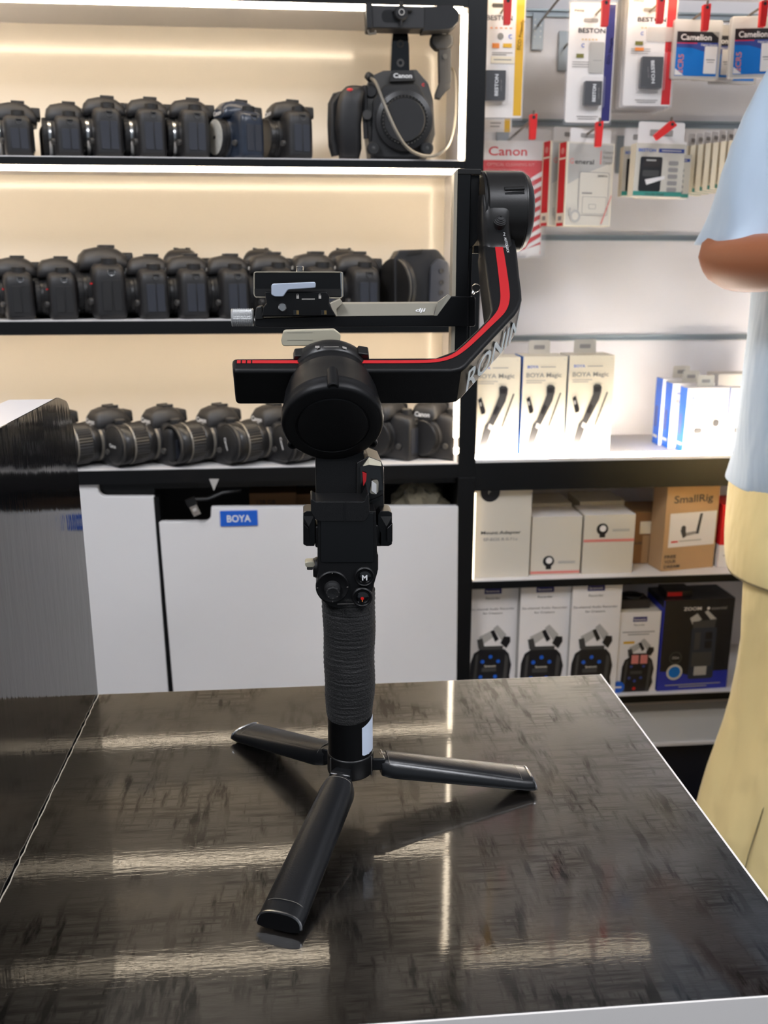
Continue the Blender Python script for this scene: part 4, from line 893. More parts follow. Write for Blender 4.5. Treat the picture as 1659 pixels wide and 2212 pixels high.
m = M(); q, r2 = circ(866, 30, 15, YH_-.0006); m.lathe([(r2, -.002), (r2, .006), (r2*.8, .008), (r2*.45, .008), (r2*.42, .010), (r2*.3, .010), (r2*.28, .0085), (.0001, .0085)], q, (0, -1, 0), 'cam_dark', 22); m.lathe([(r2*.44, .0100), (r2*.30, .0103)], q, (0, -1, 0), 'card_grey', 20, cap=False); m.tube([q+V((0, -.004, r2*1.5)), q+V((0, -.004, -r2*1.5))], .0022, 'cam_dark', 8); m.tube([q+V((-r2*1.2, -.003, .003)), q+V((r2*1.6, -.003, .004))], .0018, 'cam_dark', 8); m.build('clamp_knob', hb)
c_ = W(953, 68, YV-.016); m = M(); r2 = (W(971, 50, YV-.016)-W(935, 50, YV-.016)).x/2
zt_, zb2 = W(953, 39, YV-.016).z, W(953, 74, YV-.016).z
m.lathe([(r2*.92, zt_), (r2, zt_-.001), (r2, (zt_+zb2)/2+.0006), (r2*.96, (zt_+zb2)/2+.0004), (r2*.96, (zt_+zb2)/2-.0004), (r2, (zt_+zb2)/2-.0006), (r2, zb2)], (c_.x, YV-.002, 0), (0, 0, 1), 'cam_dark', 32); m.build('arm_joint', v)
m = M(); m.prism(fillet(P_([(931, 74), (979, 72), (980, 95), (968, 107), (942, 107), (930, 94)], YV-.014), .008, 6), (0, .018, 0), 'cam_dark'); m.build('arm_elbow', v, bevel=.0035)
m = M(); m.prism(fillet(P_([(948, 104), (974, 104), (975, 178), (949, 178)], YV-.012), .001, 2), (0, .014, 0), 'cam_dark'); m.prism(P_([(950, 176), (974, 176), (973, 190), (966, 195), (952, 213), (941, 211), (941, 202)], YV-.012), (0, .014, 0), 'cam_dark'); mp_ = m.build('arm_strut', v, bevel=.0012)
m = M(); q, r2 = circ(961, 122, 5, YV-.0125); m.lathe([(r2, 0), (r2, .001), (.0001, .001)], q, (0, -1, 0), 'cam_grey', 14); m.build('screw_head', mp_)
m = M(); cb_ = [(800, 168, -.012), (812, 176, -.030), (822, 205, -.036), (838, 245, -.040), (858, 290, -.042), (880, 322, -.040), (910, 337, -.034), (940, 338, -.026), (965, 322, -.018), (978, 290, -.012), (984, 250, -.008), (985, 200, -.002), (984, 165, .004), (978, 146, .012), (972, 150, .018)]
raw = [W(x, y, YV+dy) for x, y, dy in cb_]
for q in raw: q.z = max(q.z, Z_A+.0026)
sm_ = raw
for _ in range(3):
    n2 = [sm_[0]]
    for i in range(len(sm_)-1): n2 += [sm_[i]*.75+sm_[i+1]*.25, sm_[i]*.25+sm_[i+1]*.75]
    sm_ = n2+[sm_[-1]]
m.tube(sm_, .0024, 'lens_ring', 8); m.tube([sm_[0]+V((-.004, .004, .004)), sm_[0], sm_[4]], [.006, .0065, .004], 'cam_dark', 12); m.build('cable', v)
# ---- video body with grip at the right of the middle shelf
c2_ = W(905, 620, 1.54); t = thing('box_camera', 'wide black video body with ribbed top grip at the right end of the middle shelf', 'camera', (c2_.x, 1.54, Z_B))
def PB(pts, Y): return [V((q.x, q.y, max(q.z, Z_B+.0005))) for q in P_(pts, Y)]
m = M(); m.prism(fillet(PB([(852, 690), (850, 560), (862, 540), (945, 538), (962, 560), (974, 600), (974, 690)], 1.530), [.003, .01, .006, .012, .012, .012, .003], 5), (0, .085, 0), 'cam_black'); bd = m.build('body', t, bevel=.006, seg=3)
m = M(); m.prism(fillet(PB([(925, 685), (930, 575), (945, 558), (968, 565), (973, 600), (973, 672), (950, 688)], 1.522), [.004, .01, .006, .008, .01, .01, .008], 5), (0, .012, 0), 'cam_port'); pd = m.build('port_door', t, bevel=.002)
m = M()
for x, y in ((954, 585), (954, 610), (953, 632), (947, 660)):
    q, r2 = circ(x, y, 5 if y != 660 else 8, 1.5215); m.lathe([(r2, 0), (r2, .001), (r2*.5, .001), (.0001, 0)], q, (0, -1, 0), 'cam_dark', 14)
m.build('ports', pd)
m = M()
for i in range(8): q = W(880+i*4.2, 548-i*.6, 1.5285); m.tube([q+V((0, 0, -.003)), q+V((.002, 0, .004))], .0011, 'cam_dark', 6)
m.build('grip_ribs', bd)
m = M(); q = W(858, 622, 1.545); rg = []; m.lathe([(.050, -.002), (.050, .004), (.047, .006), (.047, .010), (.001, .010)], q, (-.86, -.5, 0), 'lens_black', 40)
m.lathe([(.0475, .0045), (.0485, .0075), (.046, .0078)], q, (-.86, -.5, 0), 'lens_ring', 40, cap=False); m.build('lens_mount', t)

# ------------------------------------------------------------------ packages
EPS = .00025
class Frame:
    def __init__(s, x0, y0, x1, y1, Y, yaw=0, roll=0, zbase=None):
        xm = (x0+x1)/2; ym = (y0+y1)/2
        bl = W(x0, ym, Y); br = W(x1, ym, Y); t = W(xm, y0, Y); b = W(xm, y1, Y)
        s.w = br.x-bl.x; s.h = t.z-b.z; zb = b.z
        if zbase is not None: s.h = t.z-zbase; zb = zbase
        c, sn = math.cos(math.radians(yaw)), math.sin(math.radians(yaw))
        s.ex = V((c, sn, 0)); s.ey = V((-sn, c, 0)); s.ez = V((0, 0, 1))
        if roll:
            R = Matrix.Rotation(math.radians(roll), 3, s.ey); s.ex = R @ s.ex; s.ez = R @ s.ez
        s.o = V((bl.x, Y, zb))
    def p(s, u, v, k=1): return s.o+s.ex*(u*s.w)+s.ez*((1-v)*s.h)-s.ey*(EPS*k)
    def q(s, u, v, dep, k=1): return s.o+s.ey*(u*dep)+s.ez*((1-v)*s.h)-s.ex*(EPS*k)      # left side face, u runs back
def deco(m, fr, items, side=None):
    P = (lambda u, v, k: fr.q(1-u, v, side, k)) if side else fr.p
    ex = -fr.ey if side else fr.ex; ww = side if side else fr.w
    for i, it in enumerate(items):
        k = 1+i*.35; ty = it[0]
        if ty == 'r': _, u0, v0, u1, v1, mt = it; m.poly([P(u0, v1, k), P(u1, v1, k), P(u1, v0, k), P(u0, v0, k)], mt)
        elif ty == 'rr':
            _, u0, v0, u1, v1, r, mt = it; m.poly(fillet([P(u0, v1, k), P(u1, v1, k), P(u1, v0, k), P(u0, v0, k)], r*ww, 4), mt)
        elif ty == 'p': m.poly([P(u, v, k) for u, v in it[1]], it[2])
        elif ty == 'c':
            _, u, v, r, mt = it; c = P(u, v, k); m.poly([c+ex*math.cos(2*PI*j/20)*r*ww+fr.ez*math.sin(2*PI*j/20)*r*ww for j in range(20)], mt)
        elif ty == 't':
            _, s_, u, v, hh, mt = it[:6]; al = it[6] if len(it) > 6 else 'l'; wd_ = it[7]*ww if len(it) > 7 and it[7] else None; rot = it[8] if len(it) > 8 else 0
            a, b = ex, fr.ez
            if rot: R = Matrix.Rotation(math.radians(rot), 3, (-fr.ex if side else -fr.ey)); a = R @ a; b = R @ b
            m.text(s_, P(u, v, k), a, b, hh*fr.h, mt, al, width=wd_, bold=.015)
        elif ty == 'l':       # a stroke of small print
            _, u0, v, u1, th, mt = it; m.poly([P(u0, v+th, k), P(u1, v+th, k), P(u1, v, k), P(u0, v, k)], mt)
def carton(m, fr, d, front, left=None, top=None, inset=0):
    o, ex, ey, ez = fr.o, fr.ex, fr.ey, fr.ez; w, h = fr.w, fr.h
    a, b, c, e = o, o+ex*w, o+ex*w+ey*d, o+ey*d; up = ez*h
    m.add([a, b, b+up, a+up], [(0, 1, 2, 3)], front)
    m.add([e, a, a+up, e+up], [(0, 1, 2, 3)], left or front); m.add([b, c, c+up, b+up], [(0, 1, 2, 3)], left or front)
    m.add([c, e, e+up, c+up], [(0, 1, 2, 3)], front); m.add([a+up, b+up, c+up, e+up], [(0, 1, 2, 3)], top or front); m.add([e, c, b, a], [(0, 1, 2, 3)], front)
def box_item(name, label, cat, group, fr, d, front, left=None, top=None, decos=(), sdecos=(), tab=None, tabmat=None):
    m = M(); carton(m, fr, d, front, left, top); deco(m, fr, decos)
    if sdecos: deco(m, fr, sdecos, side=d)
    o = m.build(name, org=fr.o+fr.ex*fr.w/2+fr.ey*d/2, sharp=20); tag(o, label, cat, group)
    if tab:
        u0, u1, hgt, tb = tab; mm = M(); out = fillet([fr.p(u0, 0, 0), fr.p(u1, 0, 0), fr.p(u1, -hgt, 0), fr.p(u0, -hgt, 0)], [0, 0, .004, .004], 4)
        out = [q+fr.ey*tb for q in out]; mm.prism(out, fr.ey*.001, tabmat or front)
        mm.poly(fillet([fr.p(u0+(u1-u0)*.25, -hgt*.35, 2)+fr.ey*tb, fr.p(u1-(u1-u0)*.25, -hgt*.35, 2)+fr.ey*tb, fr.p(u1-(u1-u0)*.25, -hgt*.65, 2)+fr.ey*tb, fr.p(u0+(u1-u0)*.25, -hgt*.65, 2)+fr.ey*tb], .002, 3), 'print_faint' if (tabmat or front) != 'kraft' else 'inside_dark')
        mm.build('hang_tab', o)
    return o
# -- microphone boxes in the bright bay
MAG = [('t', 'BOYA', .10, .115, .026, 'boya_blue', 'l', .25), ('l', .40, .10, .74, .008, 'print_faint'), ('t', 'BOYA Magic', .08, .205, .042, 'grey_print', 'l', .80), ('l', .08, .235, .52, .007, 'print_faint'), ('l', .08, .255, .44, .007, 'print_faint'),
       ('p', [(.55, .30), (.60, .28), (.70, .285), (.745, .31), (.74, .36), (.70, .44), (.52, .62), (.42, .72), (.30, .93), (.14, .90), (.27, .68), (.36, .63), (.50, .46), (.56, .38)], 'print_dark'),
       ('p', [(.57, .31), (.72, .31), (.70, .36), (.58, .36)], 'card_black'), ('p', [(.50, .48), (.58, .50), (.50, .58), (.43, .56)], 'card_black'), ('p', [(.36, .66), (.44, .68), (.40, .73), (.33, .71)], 'card_grey'),
       ('p', [(.10, .42), (.17, .395), (.27, .53), (.26, .56), (.18, .57)], 'card_black'), ('p', [(.13, .45), (.17, .44), (.19, .48), (.15, .49)], 'card_grey'),
       ('p', [(.86, .36), (.89, .365), (.655, .70), (.62, .70)], 'print_dark'), ('rr', .55, .88, .65, .915, .01, 'card_warm'), ('rr', .69, .88, .80, .915, .01, 'card_warm'), ('c', .93, .03, .012, 'card_warm')]
for i, (x0, x1, y0, y1, lb) in enumerate(((1022, 1121, 772, 981, 'cream microphone box half hidden by the red striped gimbal arm'), (1127, 1221, 770, 978, 'cream microphone box in the middle of the three tall ones'), (1226, 1322, 768, 976, 'cream microphone box at the right end of the three tall ones'))):
    fr = Frame(x0, y0, x1, y1, 1.525, yaw=0, zbase=ZR1+.0004)
    box_item('microphone_box', lb, 'box', 'tall cream microphone boxes', fr, .062, 'card_cream', 'card_blue' if i < 2 else 'card_cream', 'card_cream', MAG, tab=(.25, .75, .14, .045), tabmat='card_warm')
MIN = [('t', 'BOYA', .12, .17, .035, 'boya_blue', 'l', .25), ('t', 'BOYA mini', .10, .30, .055, 'print_faint', 'l', .72), ('rr', .22, .62, .42, .71, .06, 'print_dark'), ('rr', .62, .48, .80, .76, .08, 'card_grey'), ('rr', .66, .49, .82, .60, .07, 'print_dark')]
SM = [('r', 0, 0, .93, 1, 'boya_blue'), ('rr', .12, .42, .55, .74, .15, 'card_midblue'), ('r', .10, .86, .75, .90, 'card_warm')]
for i, (x0, y0, y1, lb) in enumerate(((1428, 818, 938, 'small blue sided microphone box, rearmost of the row'), (1449, 828, 945, 'small blue sided microphone box, middle of the row'), (1481, 838, 958, 'small microphone box in front, its white face to the viewer'))):
    fr = Frame(x0, y0, x0+90, y1, (1.60, 1.568, 1.53)[i], zbase=ZR1+.0004)
    box_item('small_microphone_box', lb, 'box', 'small blue and white microphone boxes', fr, .030, 'card_white', 'boya_blue', 'card_white', MIN, sdecos=SM, tab=(.3, .7, .18, .015), tabmat='card_warm')
fr = Frame(1574, 838, 1640, 955, 1.53, zbase=ZR1+.0004); box_item('small_microphone_box', 'small microphone box partly hidden behind the person in blue', 'box', 'small blue and white microphone boxes', fr, .03, 'card_white', 'boya_blue', 'card_white', MIN)
fr = Frame(1548, 808, 1640, 900, 1.63, zbase=ZR1+.0004); box_item('carton', 'flat white carton at the back of the bright bay beside the person', 'box', None, fr, .05, 'card_warm')
# -- first dark compartment
fr = Frame(1023, 1057, 1146, 1240, 1.515, zbase=ZR2+.0004)
box_item('adapter_box', 'tall grey-white mount adapter box against the black post', 'box', None, fr, .12, 'card_warm', None, None, [('c', .27, .03, .17, 'card_black'), ('r', .05, -.001, .6, .0, 'card_warm'), ('t', 'Mount Adapter', .13, .50, .035, 'print_dark', 'l', .70), ('t', 'EF-EOS R 0.71x', .18, .575, .032, 'print_faint', 'l', .60), ('t', 'F', .235, .05, .05, 'card_grey')])
ADP = lambda v: [('c', .36, v-.02, .115, 'card_black'), ('c', .37, v-.03, .065, 'card_white'), ('r', .31, v+.06, .42, v+.12, 'card_black'), ('l', .56, v-.02, .90, .045, 'card_grey'), ('r', 0, v+.15, 1, v+.195, 'salmon')]
fr = Frame(1148, 1116, 1255, 1233, 1.52, zbase=ZR2+.0004); box_item('lens_adapter_box', 'small white adapter box with its red band near the bottom', 'box', 'small white adapter boxes', fr, .07, 'card_warm', None, 'card_white', ADP(.78))
fr = Frame(1260, 1112, 1369, 1233, 1.52, zbase=ZR2+.0004); box_item('lens_adapter_box', 'small white adapter box with its red band across the middle', 'box', 'small white adapter boxes', fr, .07, 'card_warm', None, 'card_white', ADP(.26))
for i, (x0, y0, x1, lb) in enumerate(((1148, 1088, 1232, 'white adapter box behind the low banded one, left rear'), (1250, 1083, 1345, 'white adapter box behind the middle banded one, right rear'))):
    fr = Frame(x0, y0, x1, 1200, 1.598, zbase=ZR2+.0004); box_item('lens_adapter_box', lb, 'box', 'small white adapter boxes', fr, .08, 'card_warm')
fr = Frame(1366, 1106, 1440, 1214, 1.57, zbase=ZR2+.0004); box_item('cardboard_box', 'small brown cardboard box with a pale label, left of the kraft package', 'box', None, fr, .08, 'kraft_dark', None, 'kraft', [('r', .20, .18, .52, .42, 'card_cream'), ('t', 'GLASS WITH CARE', .04, .62, .05, 'print_dark', 'l', .8), ('r', .3, .45, .5, 1, 'kraft')])
fr = Frame(1436, 1050, 1560, 1226, 1.52, yaw=10, zbase=ZR2+.0004)
box_item('kraft_package', 'tall kraft paper package with hang tab and white picture label', 'box', None, fr, .045, 'kraft', 'kraft', 'kraft', [('t', 'SmallRig', .14, .20, .085, 'print_dark', 'l', .74), ('r', .09, .32, .98, .72, 'card_white'), ('p', [(.66, .34), (.71, .34), (.66, .58), (.60, .58)], 'print_dark'), ('p', [(.36, .56), (.60, .545), (.60, .58), (.40, .60)], 'print_faint'), ('c', .36, .50, .045, 'print_dark'), ('p', [(.30, .52), (.40, .50), (.42, .60), (.36, .62)], 'print_dark'),
     ('r', .14, .645, .27, .665, 'red'), ('l', .29, .645, .72, .014, 'card_grey'), ('t', 'FREE', .04, .845, .035, 'print_dark', 'l', .22), ('t', 'YOUR', .04, .905, .035, 'print_dark', 'l', .22), ('t', 'DREAM', .04, .965, .035, 'print_dark', 'l', .30)], tab=(.30, .74, .145, .004), tabmat='kraft')
fr = Frame(1556, 1090, 1650, 1228, 1.535, zbase=ZR2+.0004); box_item('lens_box', 'red and white box partly hidden behind the person in chinos', 'box', None, fr, .07, 'red', 'red', 'red', [('r', 0, .64, 1, 1, 'card_white'), ('c', .22, .5, .09, 'salmon'), ('c', .22, .5, .06, 'red'), ('t', '*', .12, .30, .16, 'card_white'), ('l', .1, .8, .4, .02, 'card_grey')], sdecos=[('r', 0, .64, 1, 1, 'card_white')])
# -- second compartment: recorder boxes
def rec(u0, v0, u1, v1, acc, brand=True):
    w, h = u1-u0, v1-v0; f = lambda a, b: (u0+a*w, v0+b*h); c = lambda a, b, r, mt: ('c', *f(a, b), r*w, mt)
    L = [('p', [f(.20, .12), f(.52, .02), f(.60, .10), f(.28, .24)], 'card_grey'), ('p', [f(.52, 0), f(.62, -.05), f(.84, .10), f(.72, .18)], 'card_grey'), ('p', [f(.46, .04), f(.54, .02), f(.66, .16), f(.58, .20)], 'card_black'), ('p', [f(.16, .16), f(.28, .14), f(.34, .28), f(.20, .30)], 'cam_grey'), ('p', [f(.78, .12), f(.92, .13), f(.93, .20), f(.84, .30), f(.70, .22)], 'card_black'),
         ('p', [f(.22, .26), f(.76, .26), f(.76, .36), f(.22, .36)], 'cam_grey'),
         ('p', [f(.10, .36), f(.22, .31), f(.80, .31), f(.90, .38), f(.97, .55), f(.93, .72), f(.96, .82), f(.86, 1.0), f(.0, 1.0), f(.03, .5)], 'card_black'),
         ('p', [f(.14, .40), f(.20, .36), f(.14, 1.0), f(.07, 1.0)], 'cam_grey'), ('p', [f(.82, .38), f(.90, .44), f(.84, 1.0), f(.76, 1.0)], 'cam_grey')]
    for a, b in ((.48, .42), (.30, .49), (.66, .49), (.26, .72), (.60, .72), (.42, .78)): L.append(c(a, b, .045, acc))
    L.append(('rr', *f(.28, .58), *f(.62, .64), .01, 'cam_grey')); L.append(c(.42, .93, .05, 'record_red'))
    return L
for i, (x0, y0, x1, Yb, lb) in enumerate(((1012, 1270, 1116, 1.535, 'audio recorder box in the corner against the black post'), (1121, 1266, 1229, 1.52, 'audio recorder box, second from the black post'), (1231, 1263, 1336, 1.51, 'audio recorder box, third from the black post'))):
    fr = Frame(x0, y0, x1, 1506, Yb, zbase=ZR3+.0004)
    D = [('r', .30, 0, .65, .055, 'card_navy'), ('t', 'Saramonic', .33, .04, .02, 'card_white', 'l', .28), ('t', 'Recorder', .33, .105, .022, 'grey_print', 'l', .30), ('t', 'Six-channel Audio Recorder', .03, .205, .02, 'print_faint', 'l', .90), ('t', 'for Creators', .28, .245, .02, 'print_faint', 'l', .40)]+rec(.03, .38, .93, 1.02, 'boya_blue')
    D.append(('t', 'Saramonic', .34, .745, .02, 'card_warm', 'l', .24))
    box_item('recorder_box', lb, 'box', 'tall white audio recorder boxes', fr, .07, 'card_white', 'card_grey', 'card_grey', D)
fr = Frame(1330, 1322, 1421, 1506, 1.515, zbase=ZR3+.0004)
box_item('recorder_box', 'shorter white recorder box with a round blue sticker', 'box', 'white audio recorder boxes', fr, .06, 'card_white', None, 'card_warm', [('r', .35, .06, .68, .12, 'card_navy'), ('t', 'Saramonic', .37, .105, .025, 'card_white', 'l', .28), ('t', 'Recorder', .38, .17, .025, 'grey_print', 'l', .26), ('l', .12, .24, .88, .012, 'print_faint'), ('l', .25, .27, .75, .012, 'print_faint'), ('r', .16, .36, .42, .39, 'card_yellow')]+rec(.14, .36, .95, 1.0, 'card_midblue')+[('rr', .34, .51, .78, .66, .03, 'card_black'), ('r', .37, .53, .54, .64, 'salmon'), ('r', .58, .53, .75, .64, 'salmon'), ('c', .10, .93, .15, 'boya_blue'), ('l', .02, .92, .18, .02, 'card_white')])
m = M(); q = W(1364, 1318, 1.545); m.box((q.x-.03, 1.53, W(1364, 1322, 1.515).z+.0006), (q.x+.028, 1.565, W(1364, 1322, 1.515).z+.018), 'inside_dark'); tag(m.build('small_carton', org=q), 'small dark carton lying on the shorter recorder box', 'box')
m = M(); zt_ = W(1364, 1322, 1.515).z+.019; rr = [V((q.x+math.cos(a)*.019, 1.547+math.sin(a)*.016, zt_+.0022)) for a in [2*PI*k/32 for k in range(33)]]; m.tube(rr, .0022, 'cam_dark', 8); tag(m.build('lens_ring_adapter', org=V((q.x, 1.547, zt_))), 'thin black ring lying on top of the small dark carton', 'ring')
fr = Frame(1427, 1296, 1580, 1504, 1.512, yaw=2, zbase=ZR3+.0004)
box_item('audio_box', 'large navy and black recorder box right of the white ones', 'box', None, fr, .075, 'card_black', 'zoom_blue', 'card_black', [('p', [(0, .78), (.25, .79), (.45, .84), (.75, .80), (1, .80), (1, 1), (0, 1)], 'zoom_blue'), ('r', 0, 0, .012, 1, 'zoom_blue'), ('t', 'ZOOM', .28, .115, .035, 'card_white', 'l', .25), ('c', .63, .10, .02, 'card_white'), ('t', 'essential', .67, .115, .03, 'grey_print', 'l', .22),
    ('p', [(.38, .20), (.48, .15), (.55, .22), (.42, .27)], 'card_grey'), ('p', [(.58, .14), (.62, .12), (.76, .22), (.70, .25)], 'card_grey'), ('p', [(.42, .24), (.76, .22), (.74, .32), (.44, .33)], 'cam_grey'), ('rr', .42, .31, .78, .88, .04, 'cam_port'), ('rr', .47, .36, .55, .55, .01, 'cam_grey'), ('rr', .62, .36, .72, .44, .01, 'card_black'), ('rr', .62, .46, .72, .54, .01, 'card_black'), ('rr', .45, .58, .74, .74, .01, 'cam_grey'), ('r', .50, .74, .68, .84, 'card_grey'),
    ('c', .22, .63, .09, 'cam_grey'), ('c', .22, .63, .075, 'card_black'), ('t', '32bit', .17, .64, .025, 'card_grey', 'l', .1), ('c', .22, .79, .115, 'card_warm'), ('c', .22, .79, .085, 'card_blue'), ('l', .10, .93, .90, .010, 'card_grey'), ('l', .30, .955, .70, .010, 'card_grey')], sdecos=[('p', [(0, 0), (1, 0), (1, .08), (0, .04)], 'card_black')])
zt_ = fr.o.z+fr.h; m = M(); m.box((fr.o.x+.01, 1.53, zt_+.0006), (fr.o.x+.06, 1.57, zt_+.012), 'card_black'); m.box((fr.o.x+.012, 1.5292, zt_+.002), (fr.o.x+.040, 1.53, zt_+.010), 'red'); tag(m.build('small_carton', org=(fr.o.x+.03, 1.55, zt_)), 'small black and red carton lying on the large navy box', 'box')

# ------------------------------------------------------------------ hooks with red stoppers
def hook(tx, ty, label, Yt=1.495, stop=True, ang=0, plate=True):
    tip = W(tx, ty, Yt); t = thing('wall_hook', label, 'hook', (tip.x, YR-.01, tip.z-.01), 0, 'wire hooks on the slatwall')
    m = M(); m.tube([V((tip.x, YR-.004, tip.z-.012)), V((tip.x, YR-.03, tip.z-.010)), V((tip.x, Yt+.02, tip.z-.001)), tip, tip+V((0, -.006, .004)), tip+V((0, -.008, .012))], .0019, 'wire', 8); m.build('wire', t)
    if plate: m = M(); m.box((tip.x-.011, YR-.006, tip.z-.050), (tip.x+.011, YR-.0035, tip.z+.014), 'plate_metal'); m.build('back_plate', t, bevel=.0006)
    if stop:
        X = Matrix.Translation(tip+V((0, -.004, 0))) @ Matrix.Rotation(math.radians(ang), 4, 'Y'); m = M()
        out = [X @ V(q) for q in ((-.0062, -.004, .006), (.0062, -.004, .008), (.0058, -.004, -.012), (.0050, -.004, -.030), (-.0050, -.004, -.030), (-.0054, -.004, -.012))]
        m.prism(fillet(out, .0015, 3), X.to_3x3() @ V((0, .008, 0)), 'tag_red'); sp = m.build('red_stopper', t, bevel=.0012)
        m = M(); m.lathe([(.0026, 0), (.0001, .0002)], X @ V((0, -.0045, .002)), (0, -1, 0), 'inside_dark', 14); m.build('stopper_hole', sp)
    return t
hook(1095, 8, 'hook with red stopper over the yellow edged battery pack'); hook(1306, 12, 'hook with red stopper over the navy edged battery pack'); hook(1425, 6, 'hook with red stopper over the red edged battery packs')
hook(1523, 22, 'hook with red stopper over the left blue coin cell pack'); hook(1647, 14, 'hook with red stopper over the right blue coin cell pack')
hook(1150, 258, 'hook with red stopper over the red cleaning kit'); hook(1292, 274, 'hook with red stopper over the white charger boxes'); hook(1446, 272, 'hook with slanted red stopper over the teal edged boxes', ang=52)
q = W(1160, 58, YR); tx = None
e_ = V((q.x, 1.50, q.z+.012)); t = thing('wall_hook', 'empty wire hook right of the yellow edged battery pack', 'hook', (q.x, YR-.01, q.z), 0, 'wire hooks on the slatwall')
m = M(); m.tube([V((q.x, YR-.004, q.z)), V((q.x, YR-.03, q.z+.003)), e_, e_+V((0, -.004, .012))], .0019, 'wire', 8); m.build('wire', t)
m = M(); m.box((q.x-.0095, YR-.006, q.z-.038), (q.x+.0105, YR-.0035, q.z+.022), 'plate_metal'); m.build('back_plate', t, bevel=.0006)
m = M()
for i in range(8): m.lathe([(.0014, 0), (.0001, .0004)], V((q.x-.005+.010*(i % 2), YR-.0062, q.z+.010-.009*(i//2))), (0, -1, 0), 'card_white', 8)
m.build('screw_dots', t)

# ------------------------------------------------------------------ blister packs
def blister(label, group, fr, stripe, decos, bat, side_text, rot=90, cart='card_white', name='battery_pack', detail=True):
    t = thing(name, label, 'battery pack', fr.p(.5, 0, 0)+fr.ey*.004, 0, group)
    m = M(); out = fillet([fr.p(0, 1, 0), fr.p(1, 1, 0), fr.p(1, 0, 0), fr.p(0, 0, 0)], .004, 4)
    m.prism(out, fr.ey*.0012, cart); deco(m, fr, [('r', .80, .01, .985, .985, stripe)]+decos if detail else [('r', .80, .01, .985, .985, stripe)])
    if detail and side_text: deco(m, fr, [('t', side_text, .915, .50, .028, 'card_white' if stripe != 'card_yellow' else 'print_dark', 'l', None, 84)])
    cd_ = m.build('card', t)
    m = M(); out = fillet([fr.p(-.035, 1.02, 2), fr.p(1.035, 1.02, 2), fr.p(1.035, -.02, 2), fr.p(-.035, -.02, 2)], .005, 4); m.prism([q+fr.ey*.0016 for q in out], fr.ey*.0006, 'clear_plastic'); m.build('plastic_back', t)
    if bat:
        u0, v0, u1, v1 = bat
        m = M(); a = [fr.p(u0-.06, v1+.02, 3), fr.p(u1+.06, v1+.02, 3), fr.p(u1+.06, v0-.04, 3), fr.p(u0-.06, v0-.04, 3)]; m.prism(fillet([q+fr.ey*(-.013) for q in a], .003, 4), fr.ey*.0125, 'clear_plastic'); m.build('bubble', t, bevel=.002)
        m = M(); out = [q-fr.ey*.011 for q in (fr.p(u0, v1, 2), fr.p(u1, v1, 2), fr.p(u1, v0, 2), fr.p(u0, v0, 2))]; m.prism(fillet(out, .0015, 3), fr.ey*.0095, 'battery_black'); b_ = m.build('battery', t, bevel=.0008)
        m = M(); R = Matrix.Rotation(math.radians(rot), 3, -fr.ey); a = fr.p((u0+u1)/2+(.05 if rot > 0 else -.02), (v0+v1)/2, 4)-fr.ey*.0112
        m.text('BESTON', a, R @ fr.ex, R @ fr.ez, .0052, 'white_print', 'c', bold=.03, width=(v1-v0)*fr.h*.72); m.text('Li-ion 7.4V', a+(R @ fr.ez)*-.006, R @ fr.ex, R @ fr.ez, .0026, 'grey_print', 'c'); m.build('battery_print', b_)
    return t
def bd_(u=0, extra=()):
    return [('t', 'FW50', .10, .075, .018, 'print_dark', 'l', .2), ('rr', .30, .125, .62, .16, .06, 'print_faint'), ('t', 'BESTON', .20, .245, .038, 'card_black', 'l', .58), ('t', '* * * * *', .28, .315, .02, 'card_yellow', 'l', .34),
            ('t', 'C', .28, .365, .03, 'boya_blue', 'l'), ('r', .18, .42, .34, .455, 'olive'), ('l', .10, .485, .50, .006, 'print_faint'), ('l', .10, .505, .50, .006, 'print_faint'), ('l', .10, .525, .46, .006, 'print_faint'), ('l', .25, .945, .72, .006, 'print_faint'), ('l', .28, .965, .68, .006, 'print_faint')]+list(extra)
fr = Frame(1036, -45, 1132, 254, 1.535)
blister('battery pack with a yellow right edge beside the black post', 'camera battery packs on hooks', fr, 'card_yellow', [('rr', .25, .17, .62, .20, .06, 'print_dark'), ('t', 'BESTON', .14, .29, .035, 'print_dark', 'l', .58), ('t', '* * * * *', .22, .36, .02, 'orange', 'l', .5), ('c', .46, .405, .07, 'grey_print'), ('t', 'C', .64, .42, .03, 'boya_blue', 'l'), ('r', .28, .455, .44, .49, 'orange'), ('r', .52, .455, .72, .485, 'card_yellow'), ('l', .28, .52, .74, .006, 'print_faint'), ('l', .28, .535, .60, .006, 'print_faint'), ('r', .26, .55, .78, .60, 'card_cream'), ('l', .32, .57, .72, .008, 'grey_print')], (.13, .66, .58, .88), 'ECO Friendly', rot=90)
fr = Frame(1028, 256, 1105, 285, 1.60); box_item('battery_pack', 'lower edge of a battery pack behind the yellow edged one', 'battery pack', 'camera battery packs on hooks', fr, .002, 'card_white', decos=[('r', .80, 0, .96, 1, 'card_yellow'), ('l', .4, .3, .7, .08, 'print_faint'), ('l', .4, .55, .66, .08, 'print_faint')])
fr = Frame(1226, 6, 1325, 265, 1.535, roll=0)
blister('battery pack with a navy right edge and a grey sticker', 'camera battery packs on hooks', fr, 'card_navy', bd_(0, [('rr', .46, .32, .78, .58, .04, 'card_grey'), ('r', .55, .47, .74, .477, 'print_faint')]), (.36, .655, .74, .86), 'ECO Friendly', rot=90)
fr0 = None
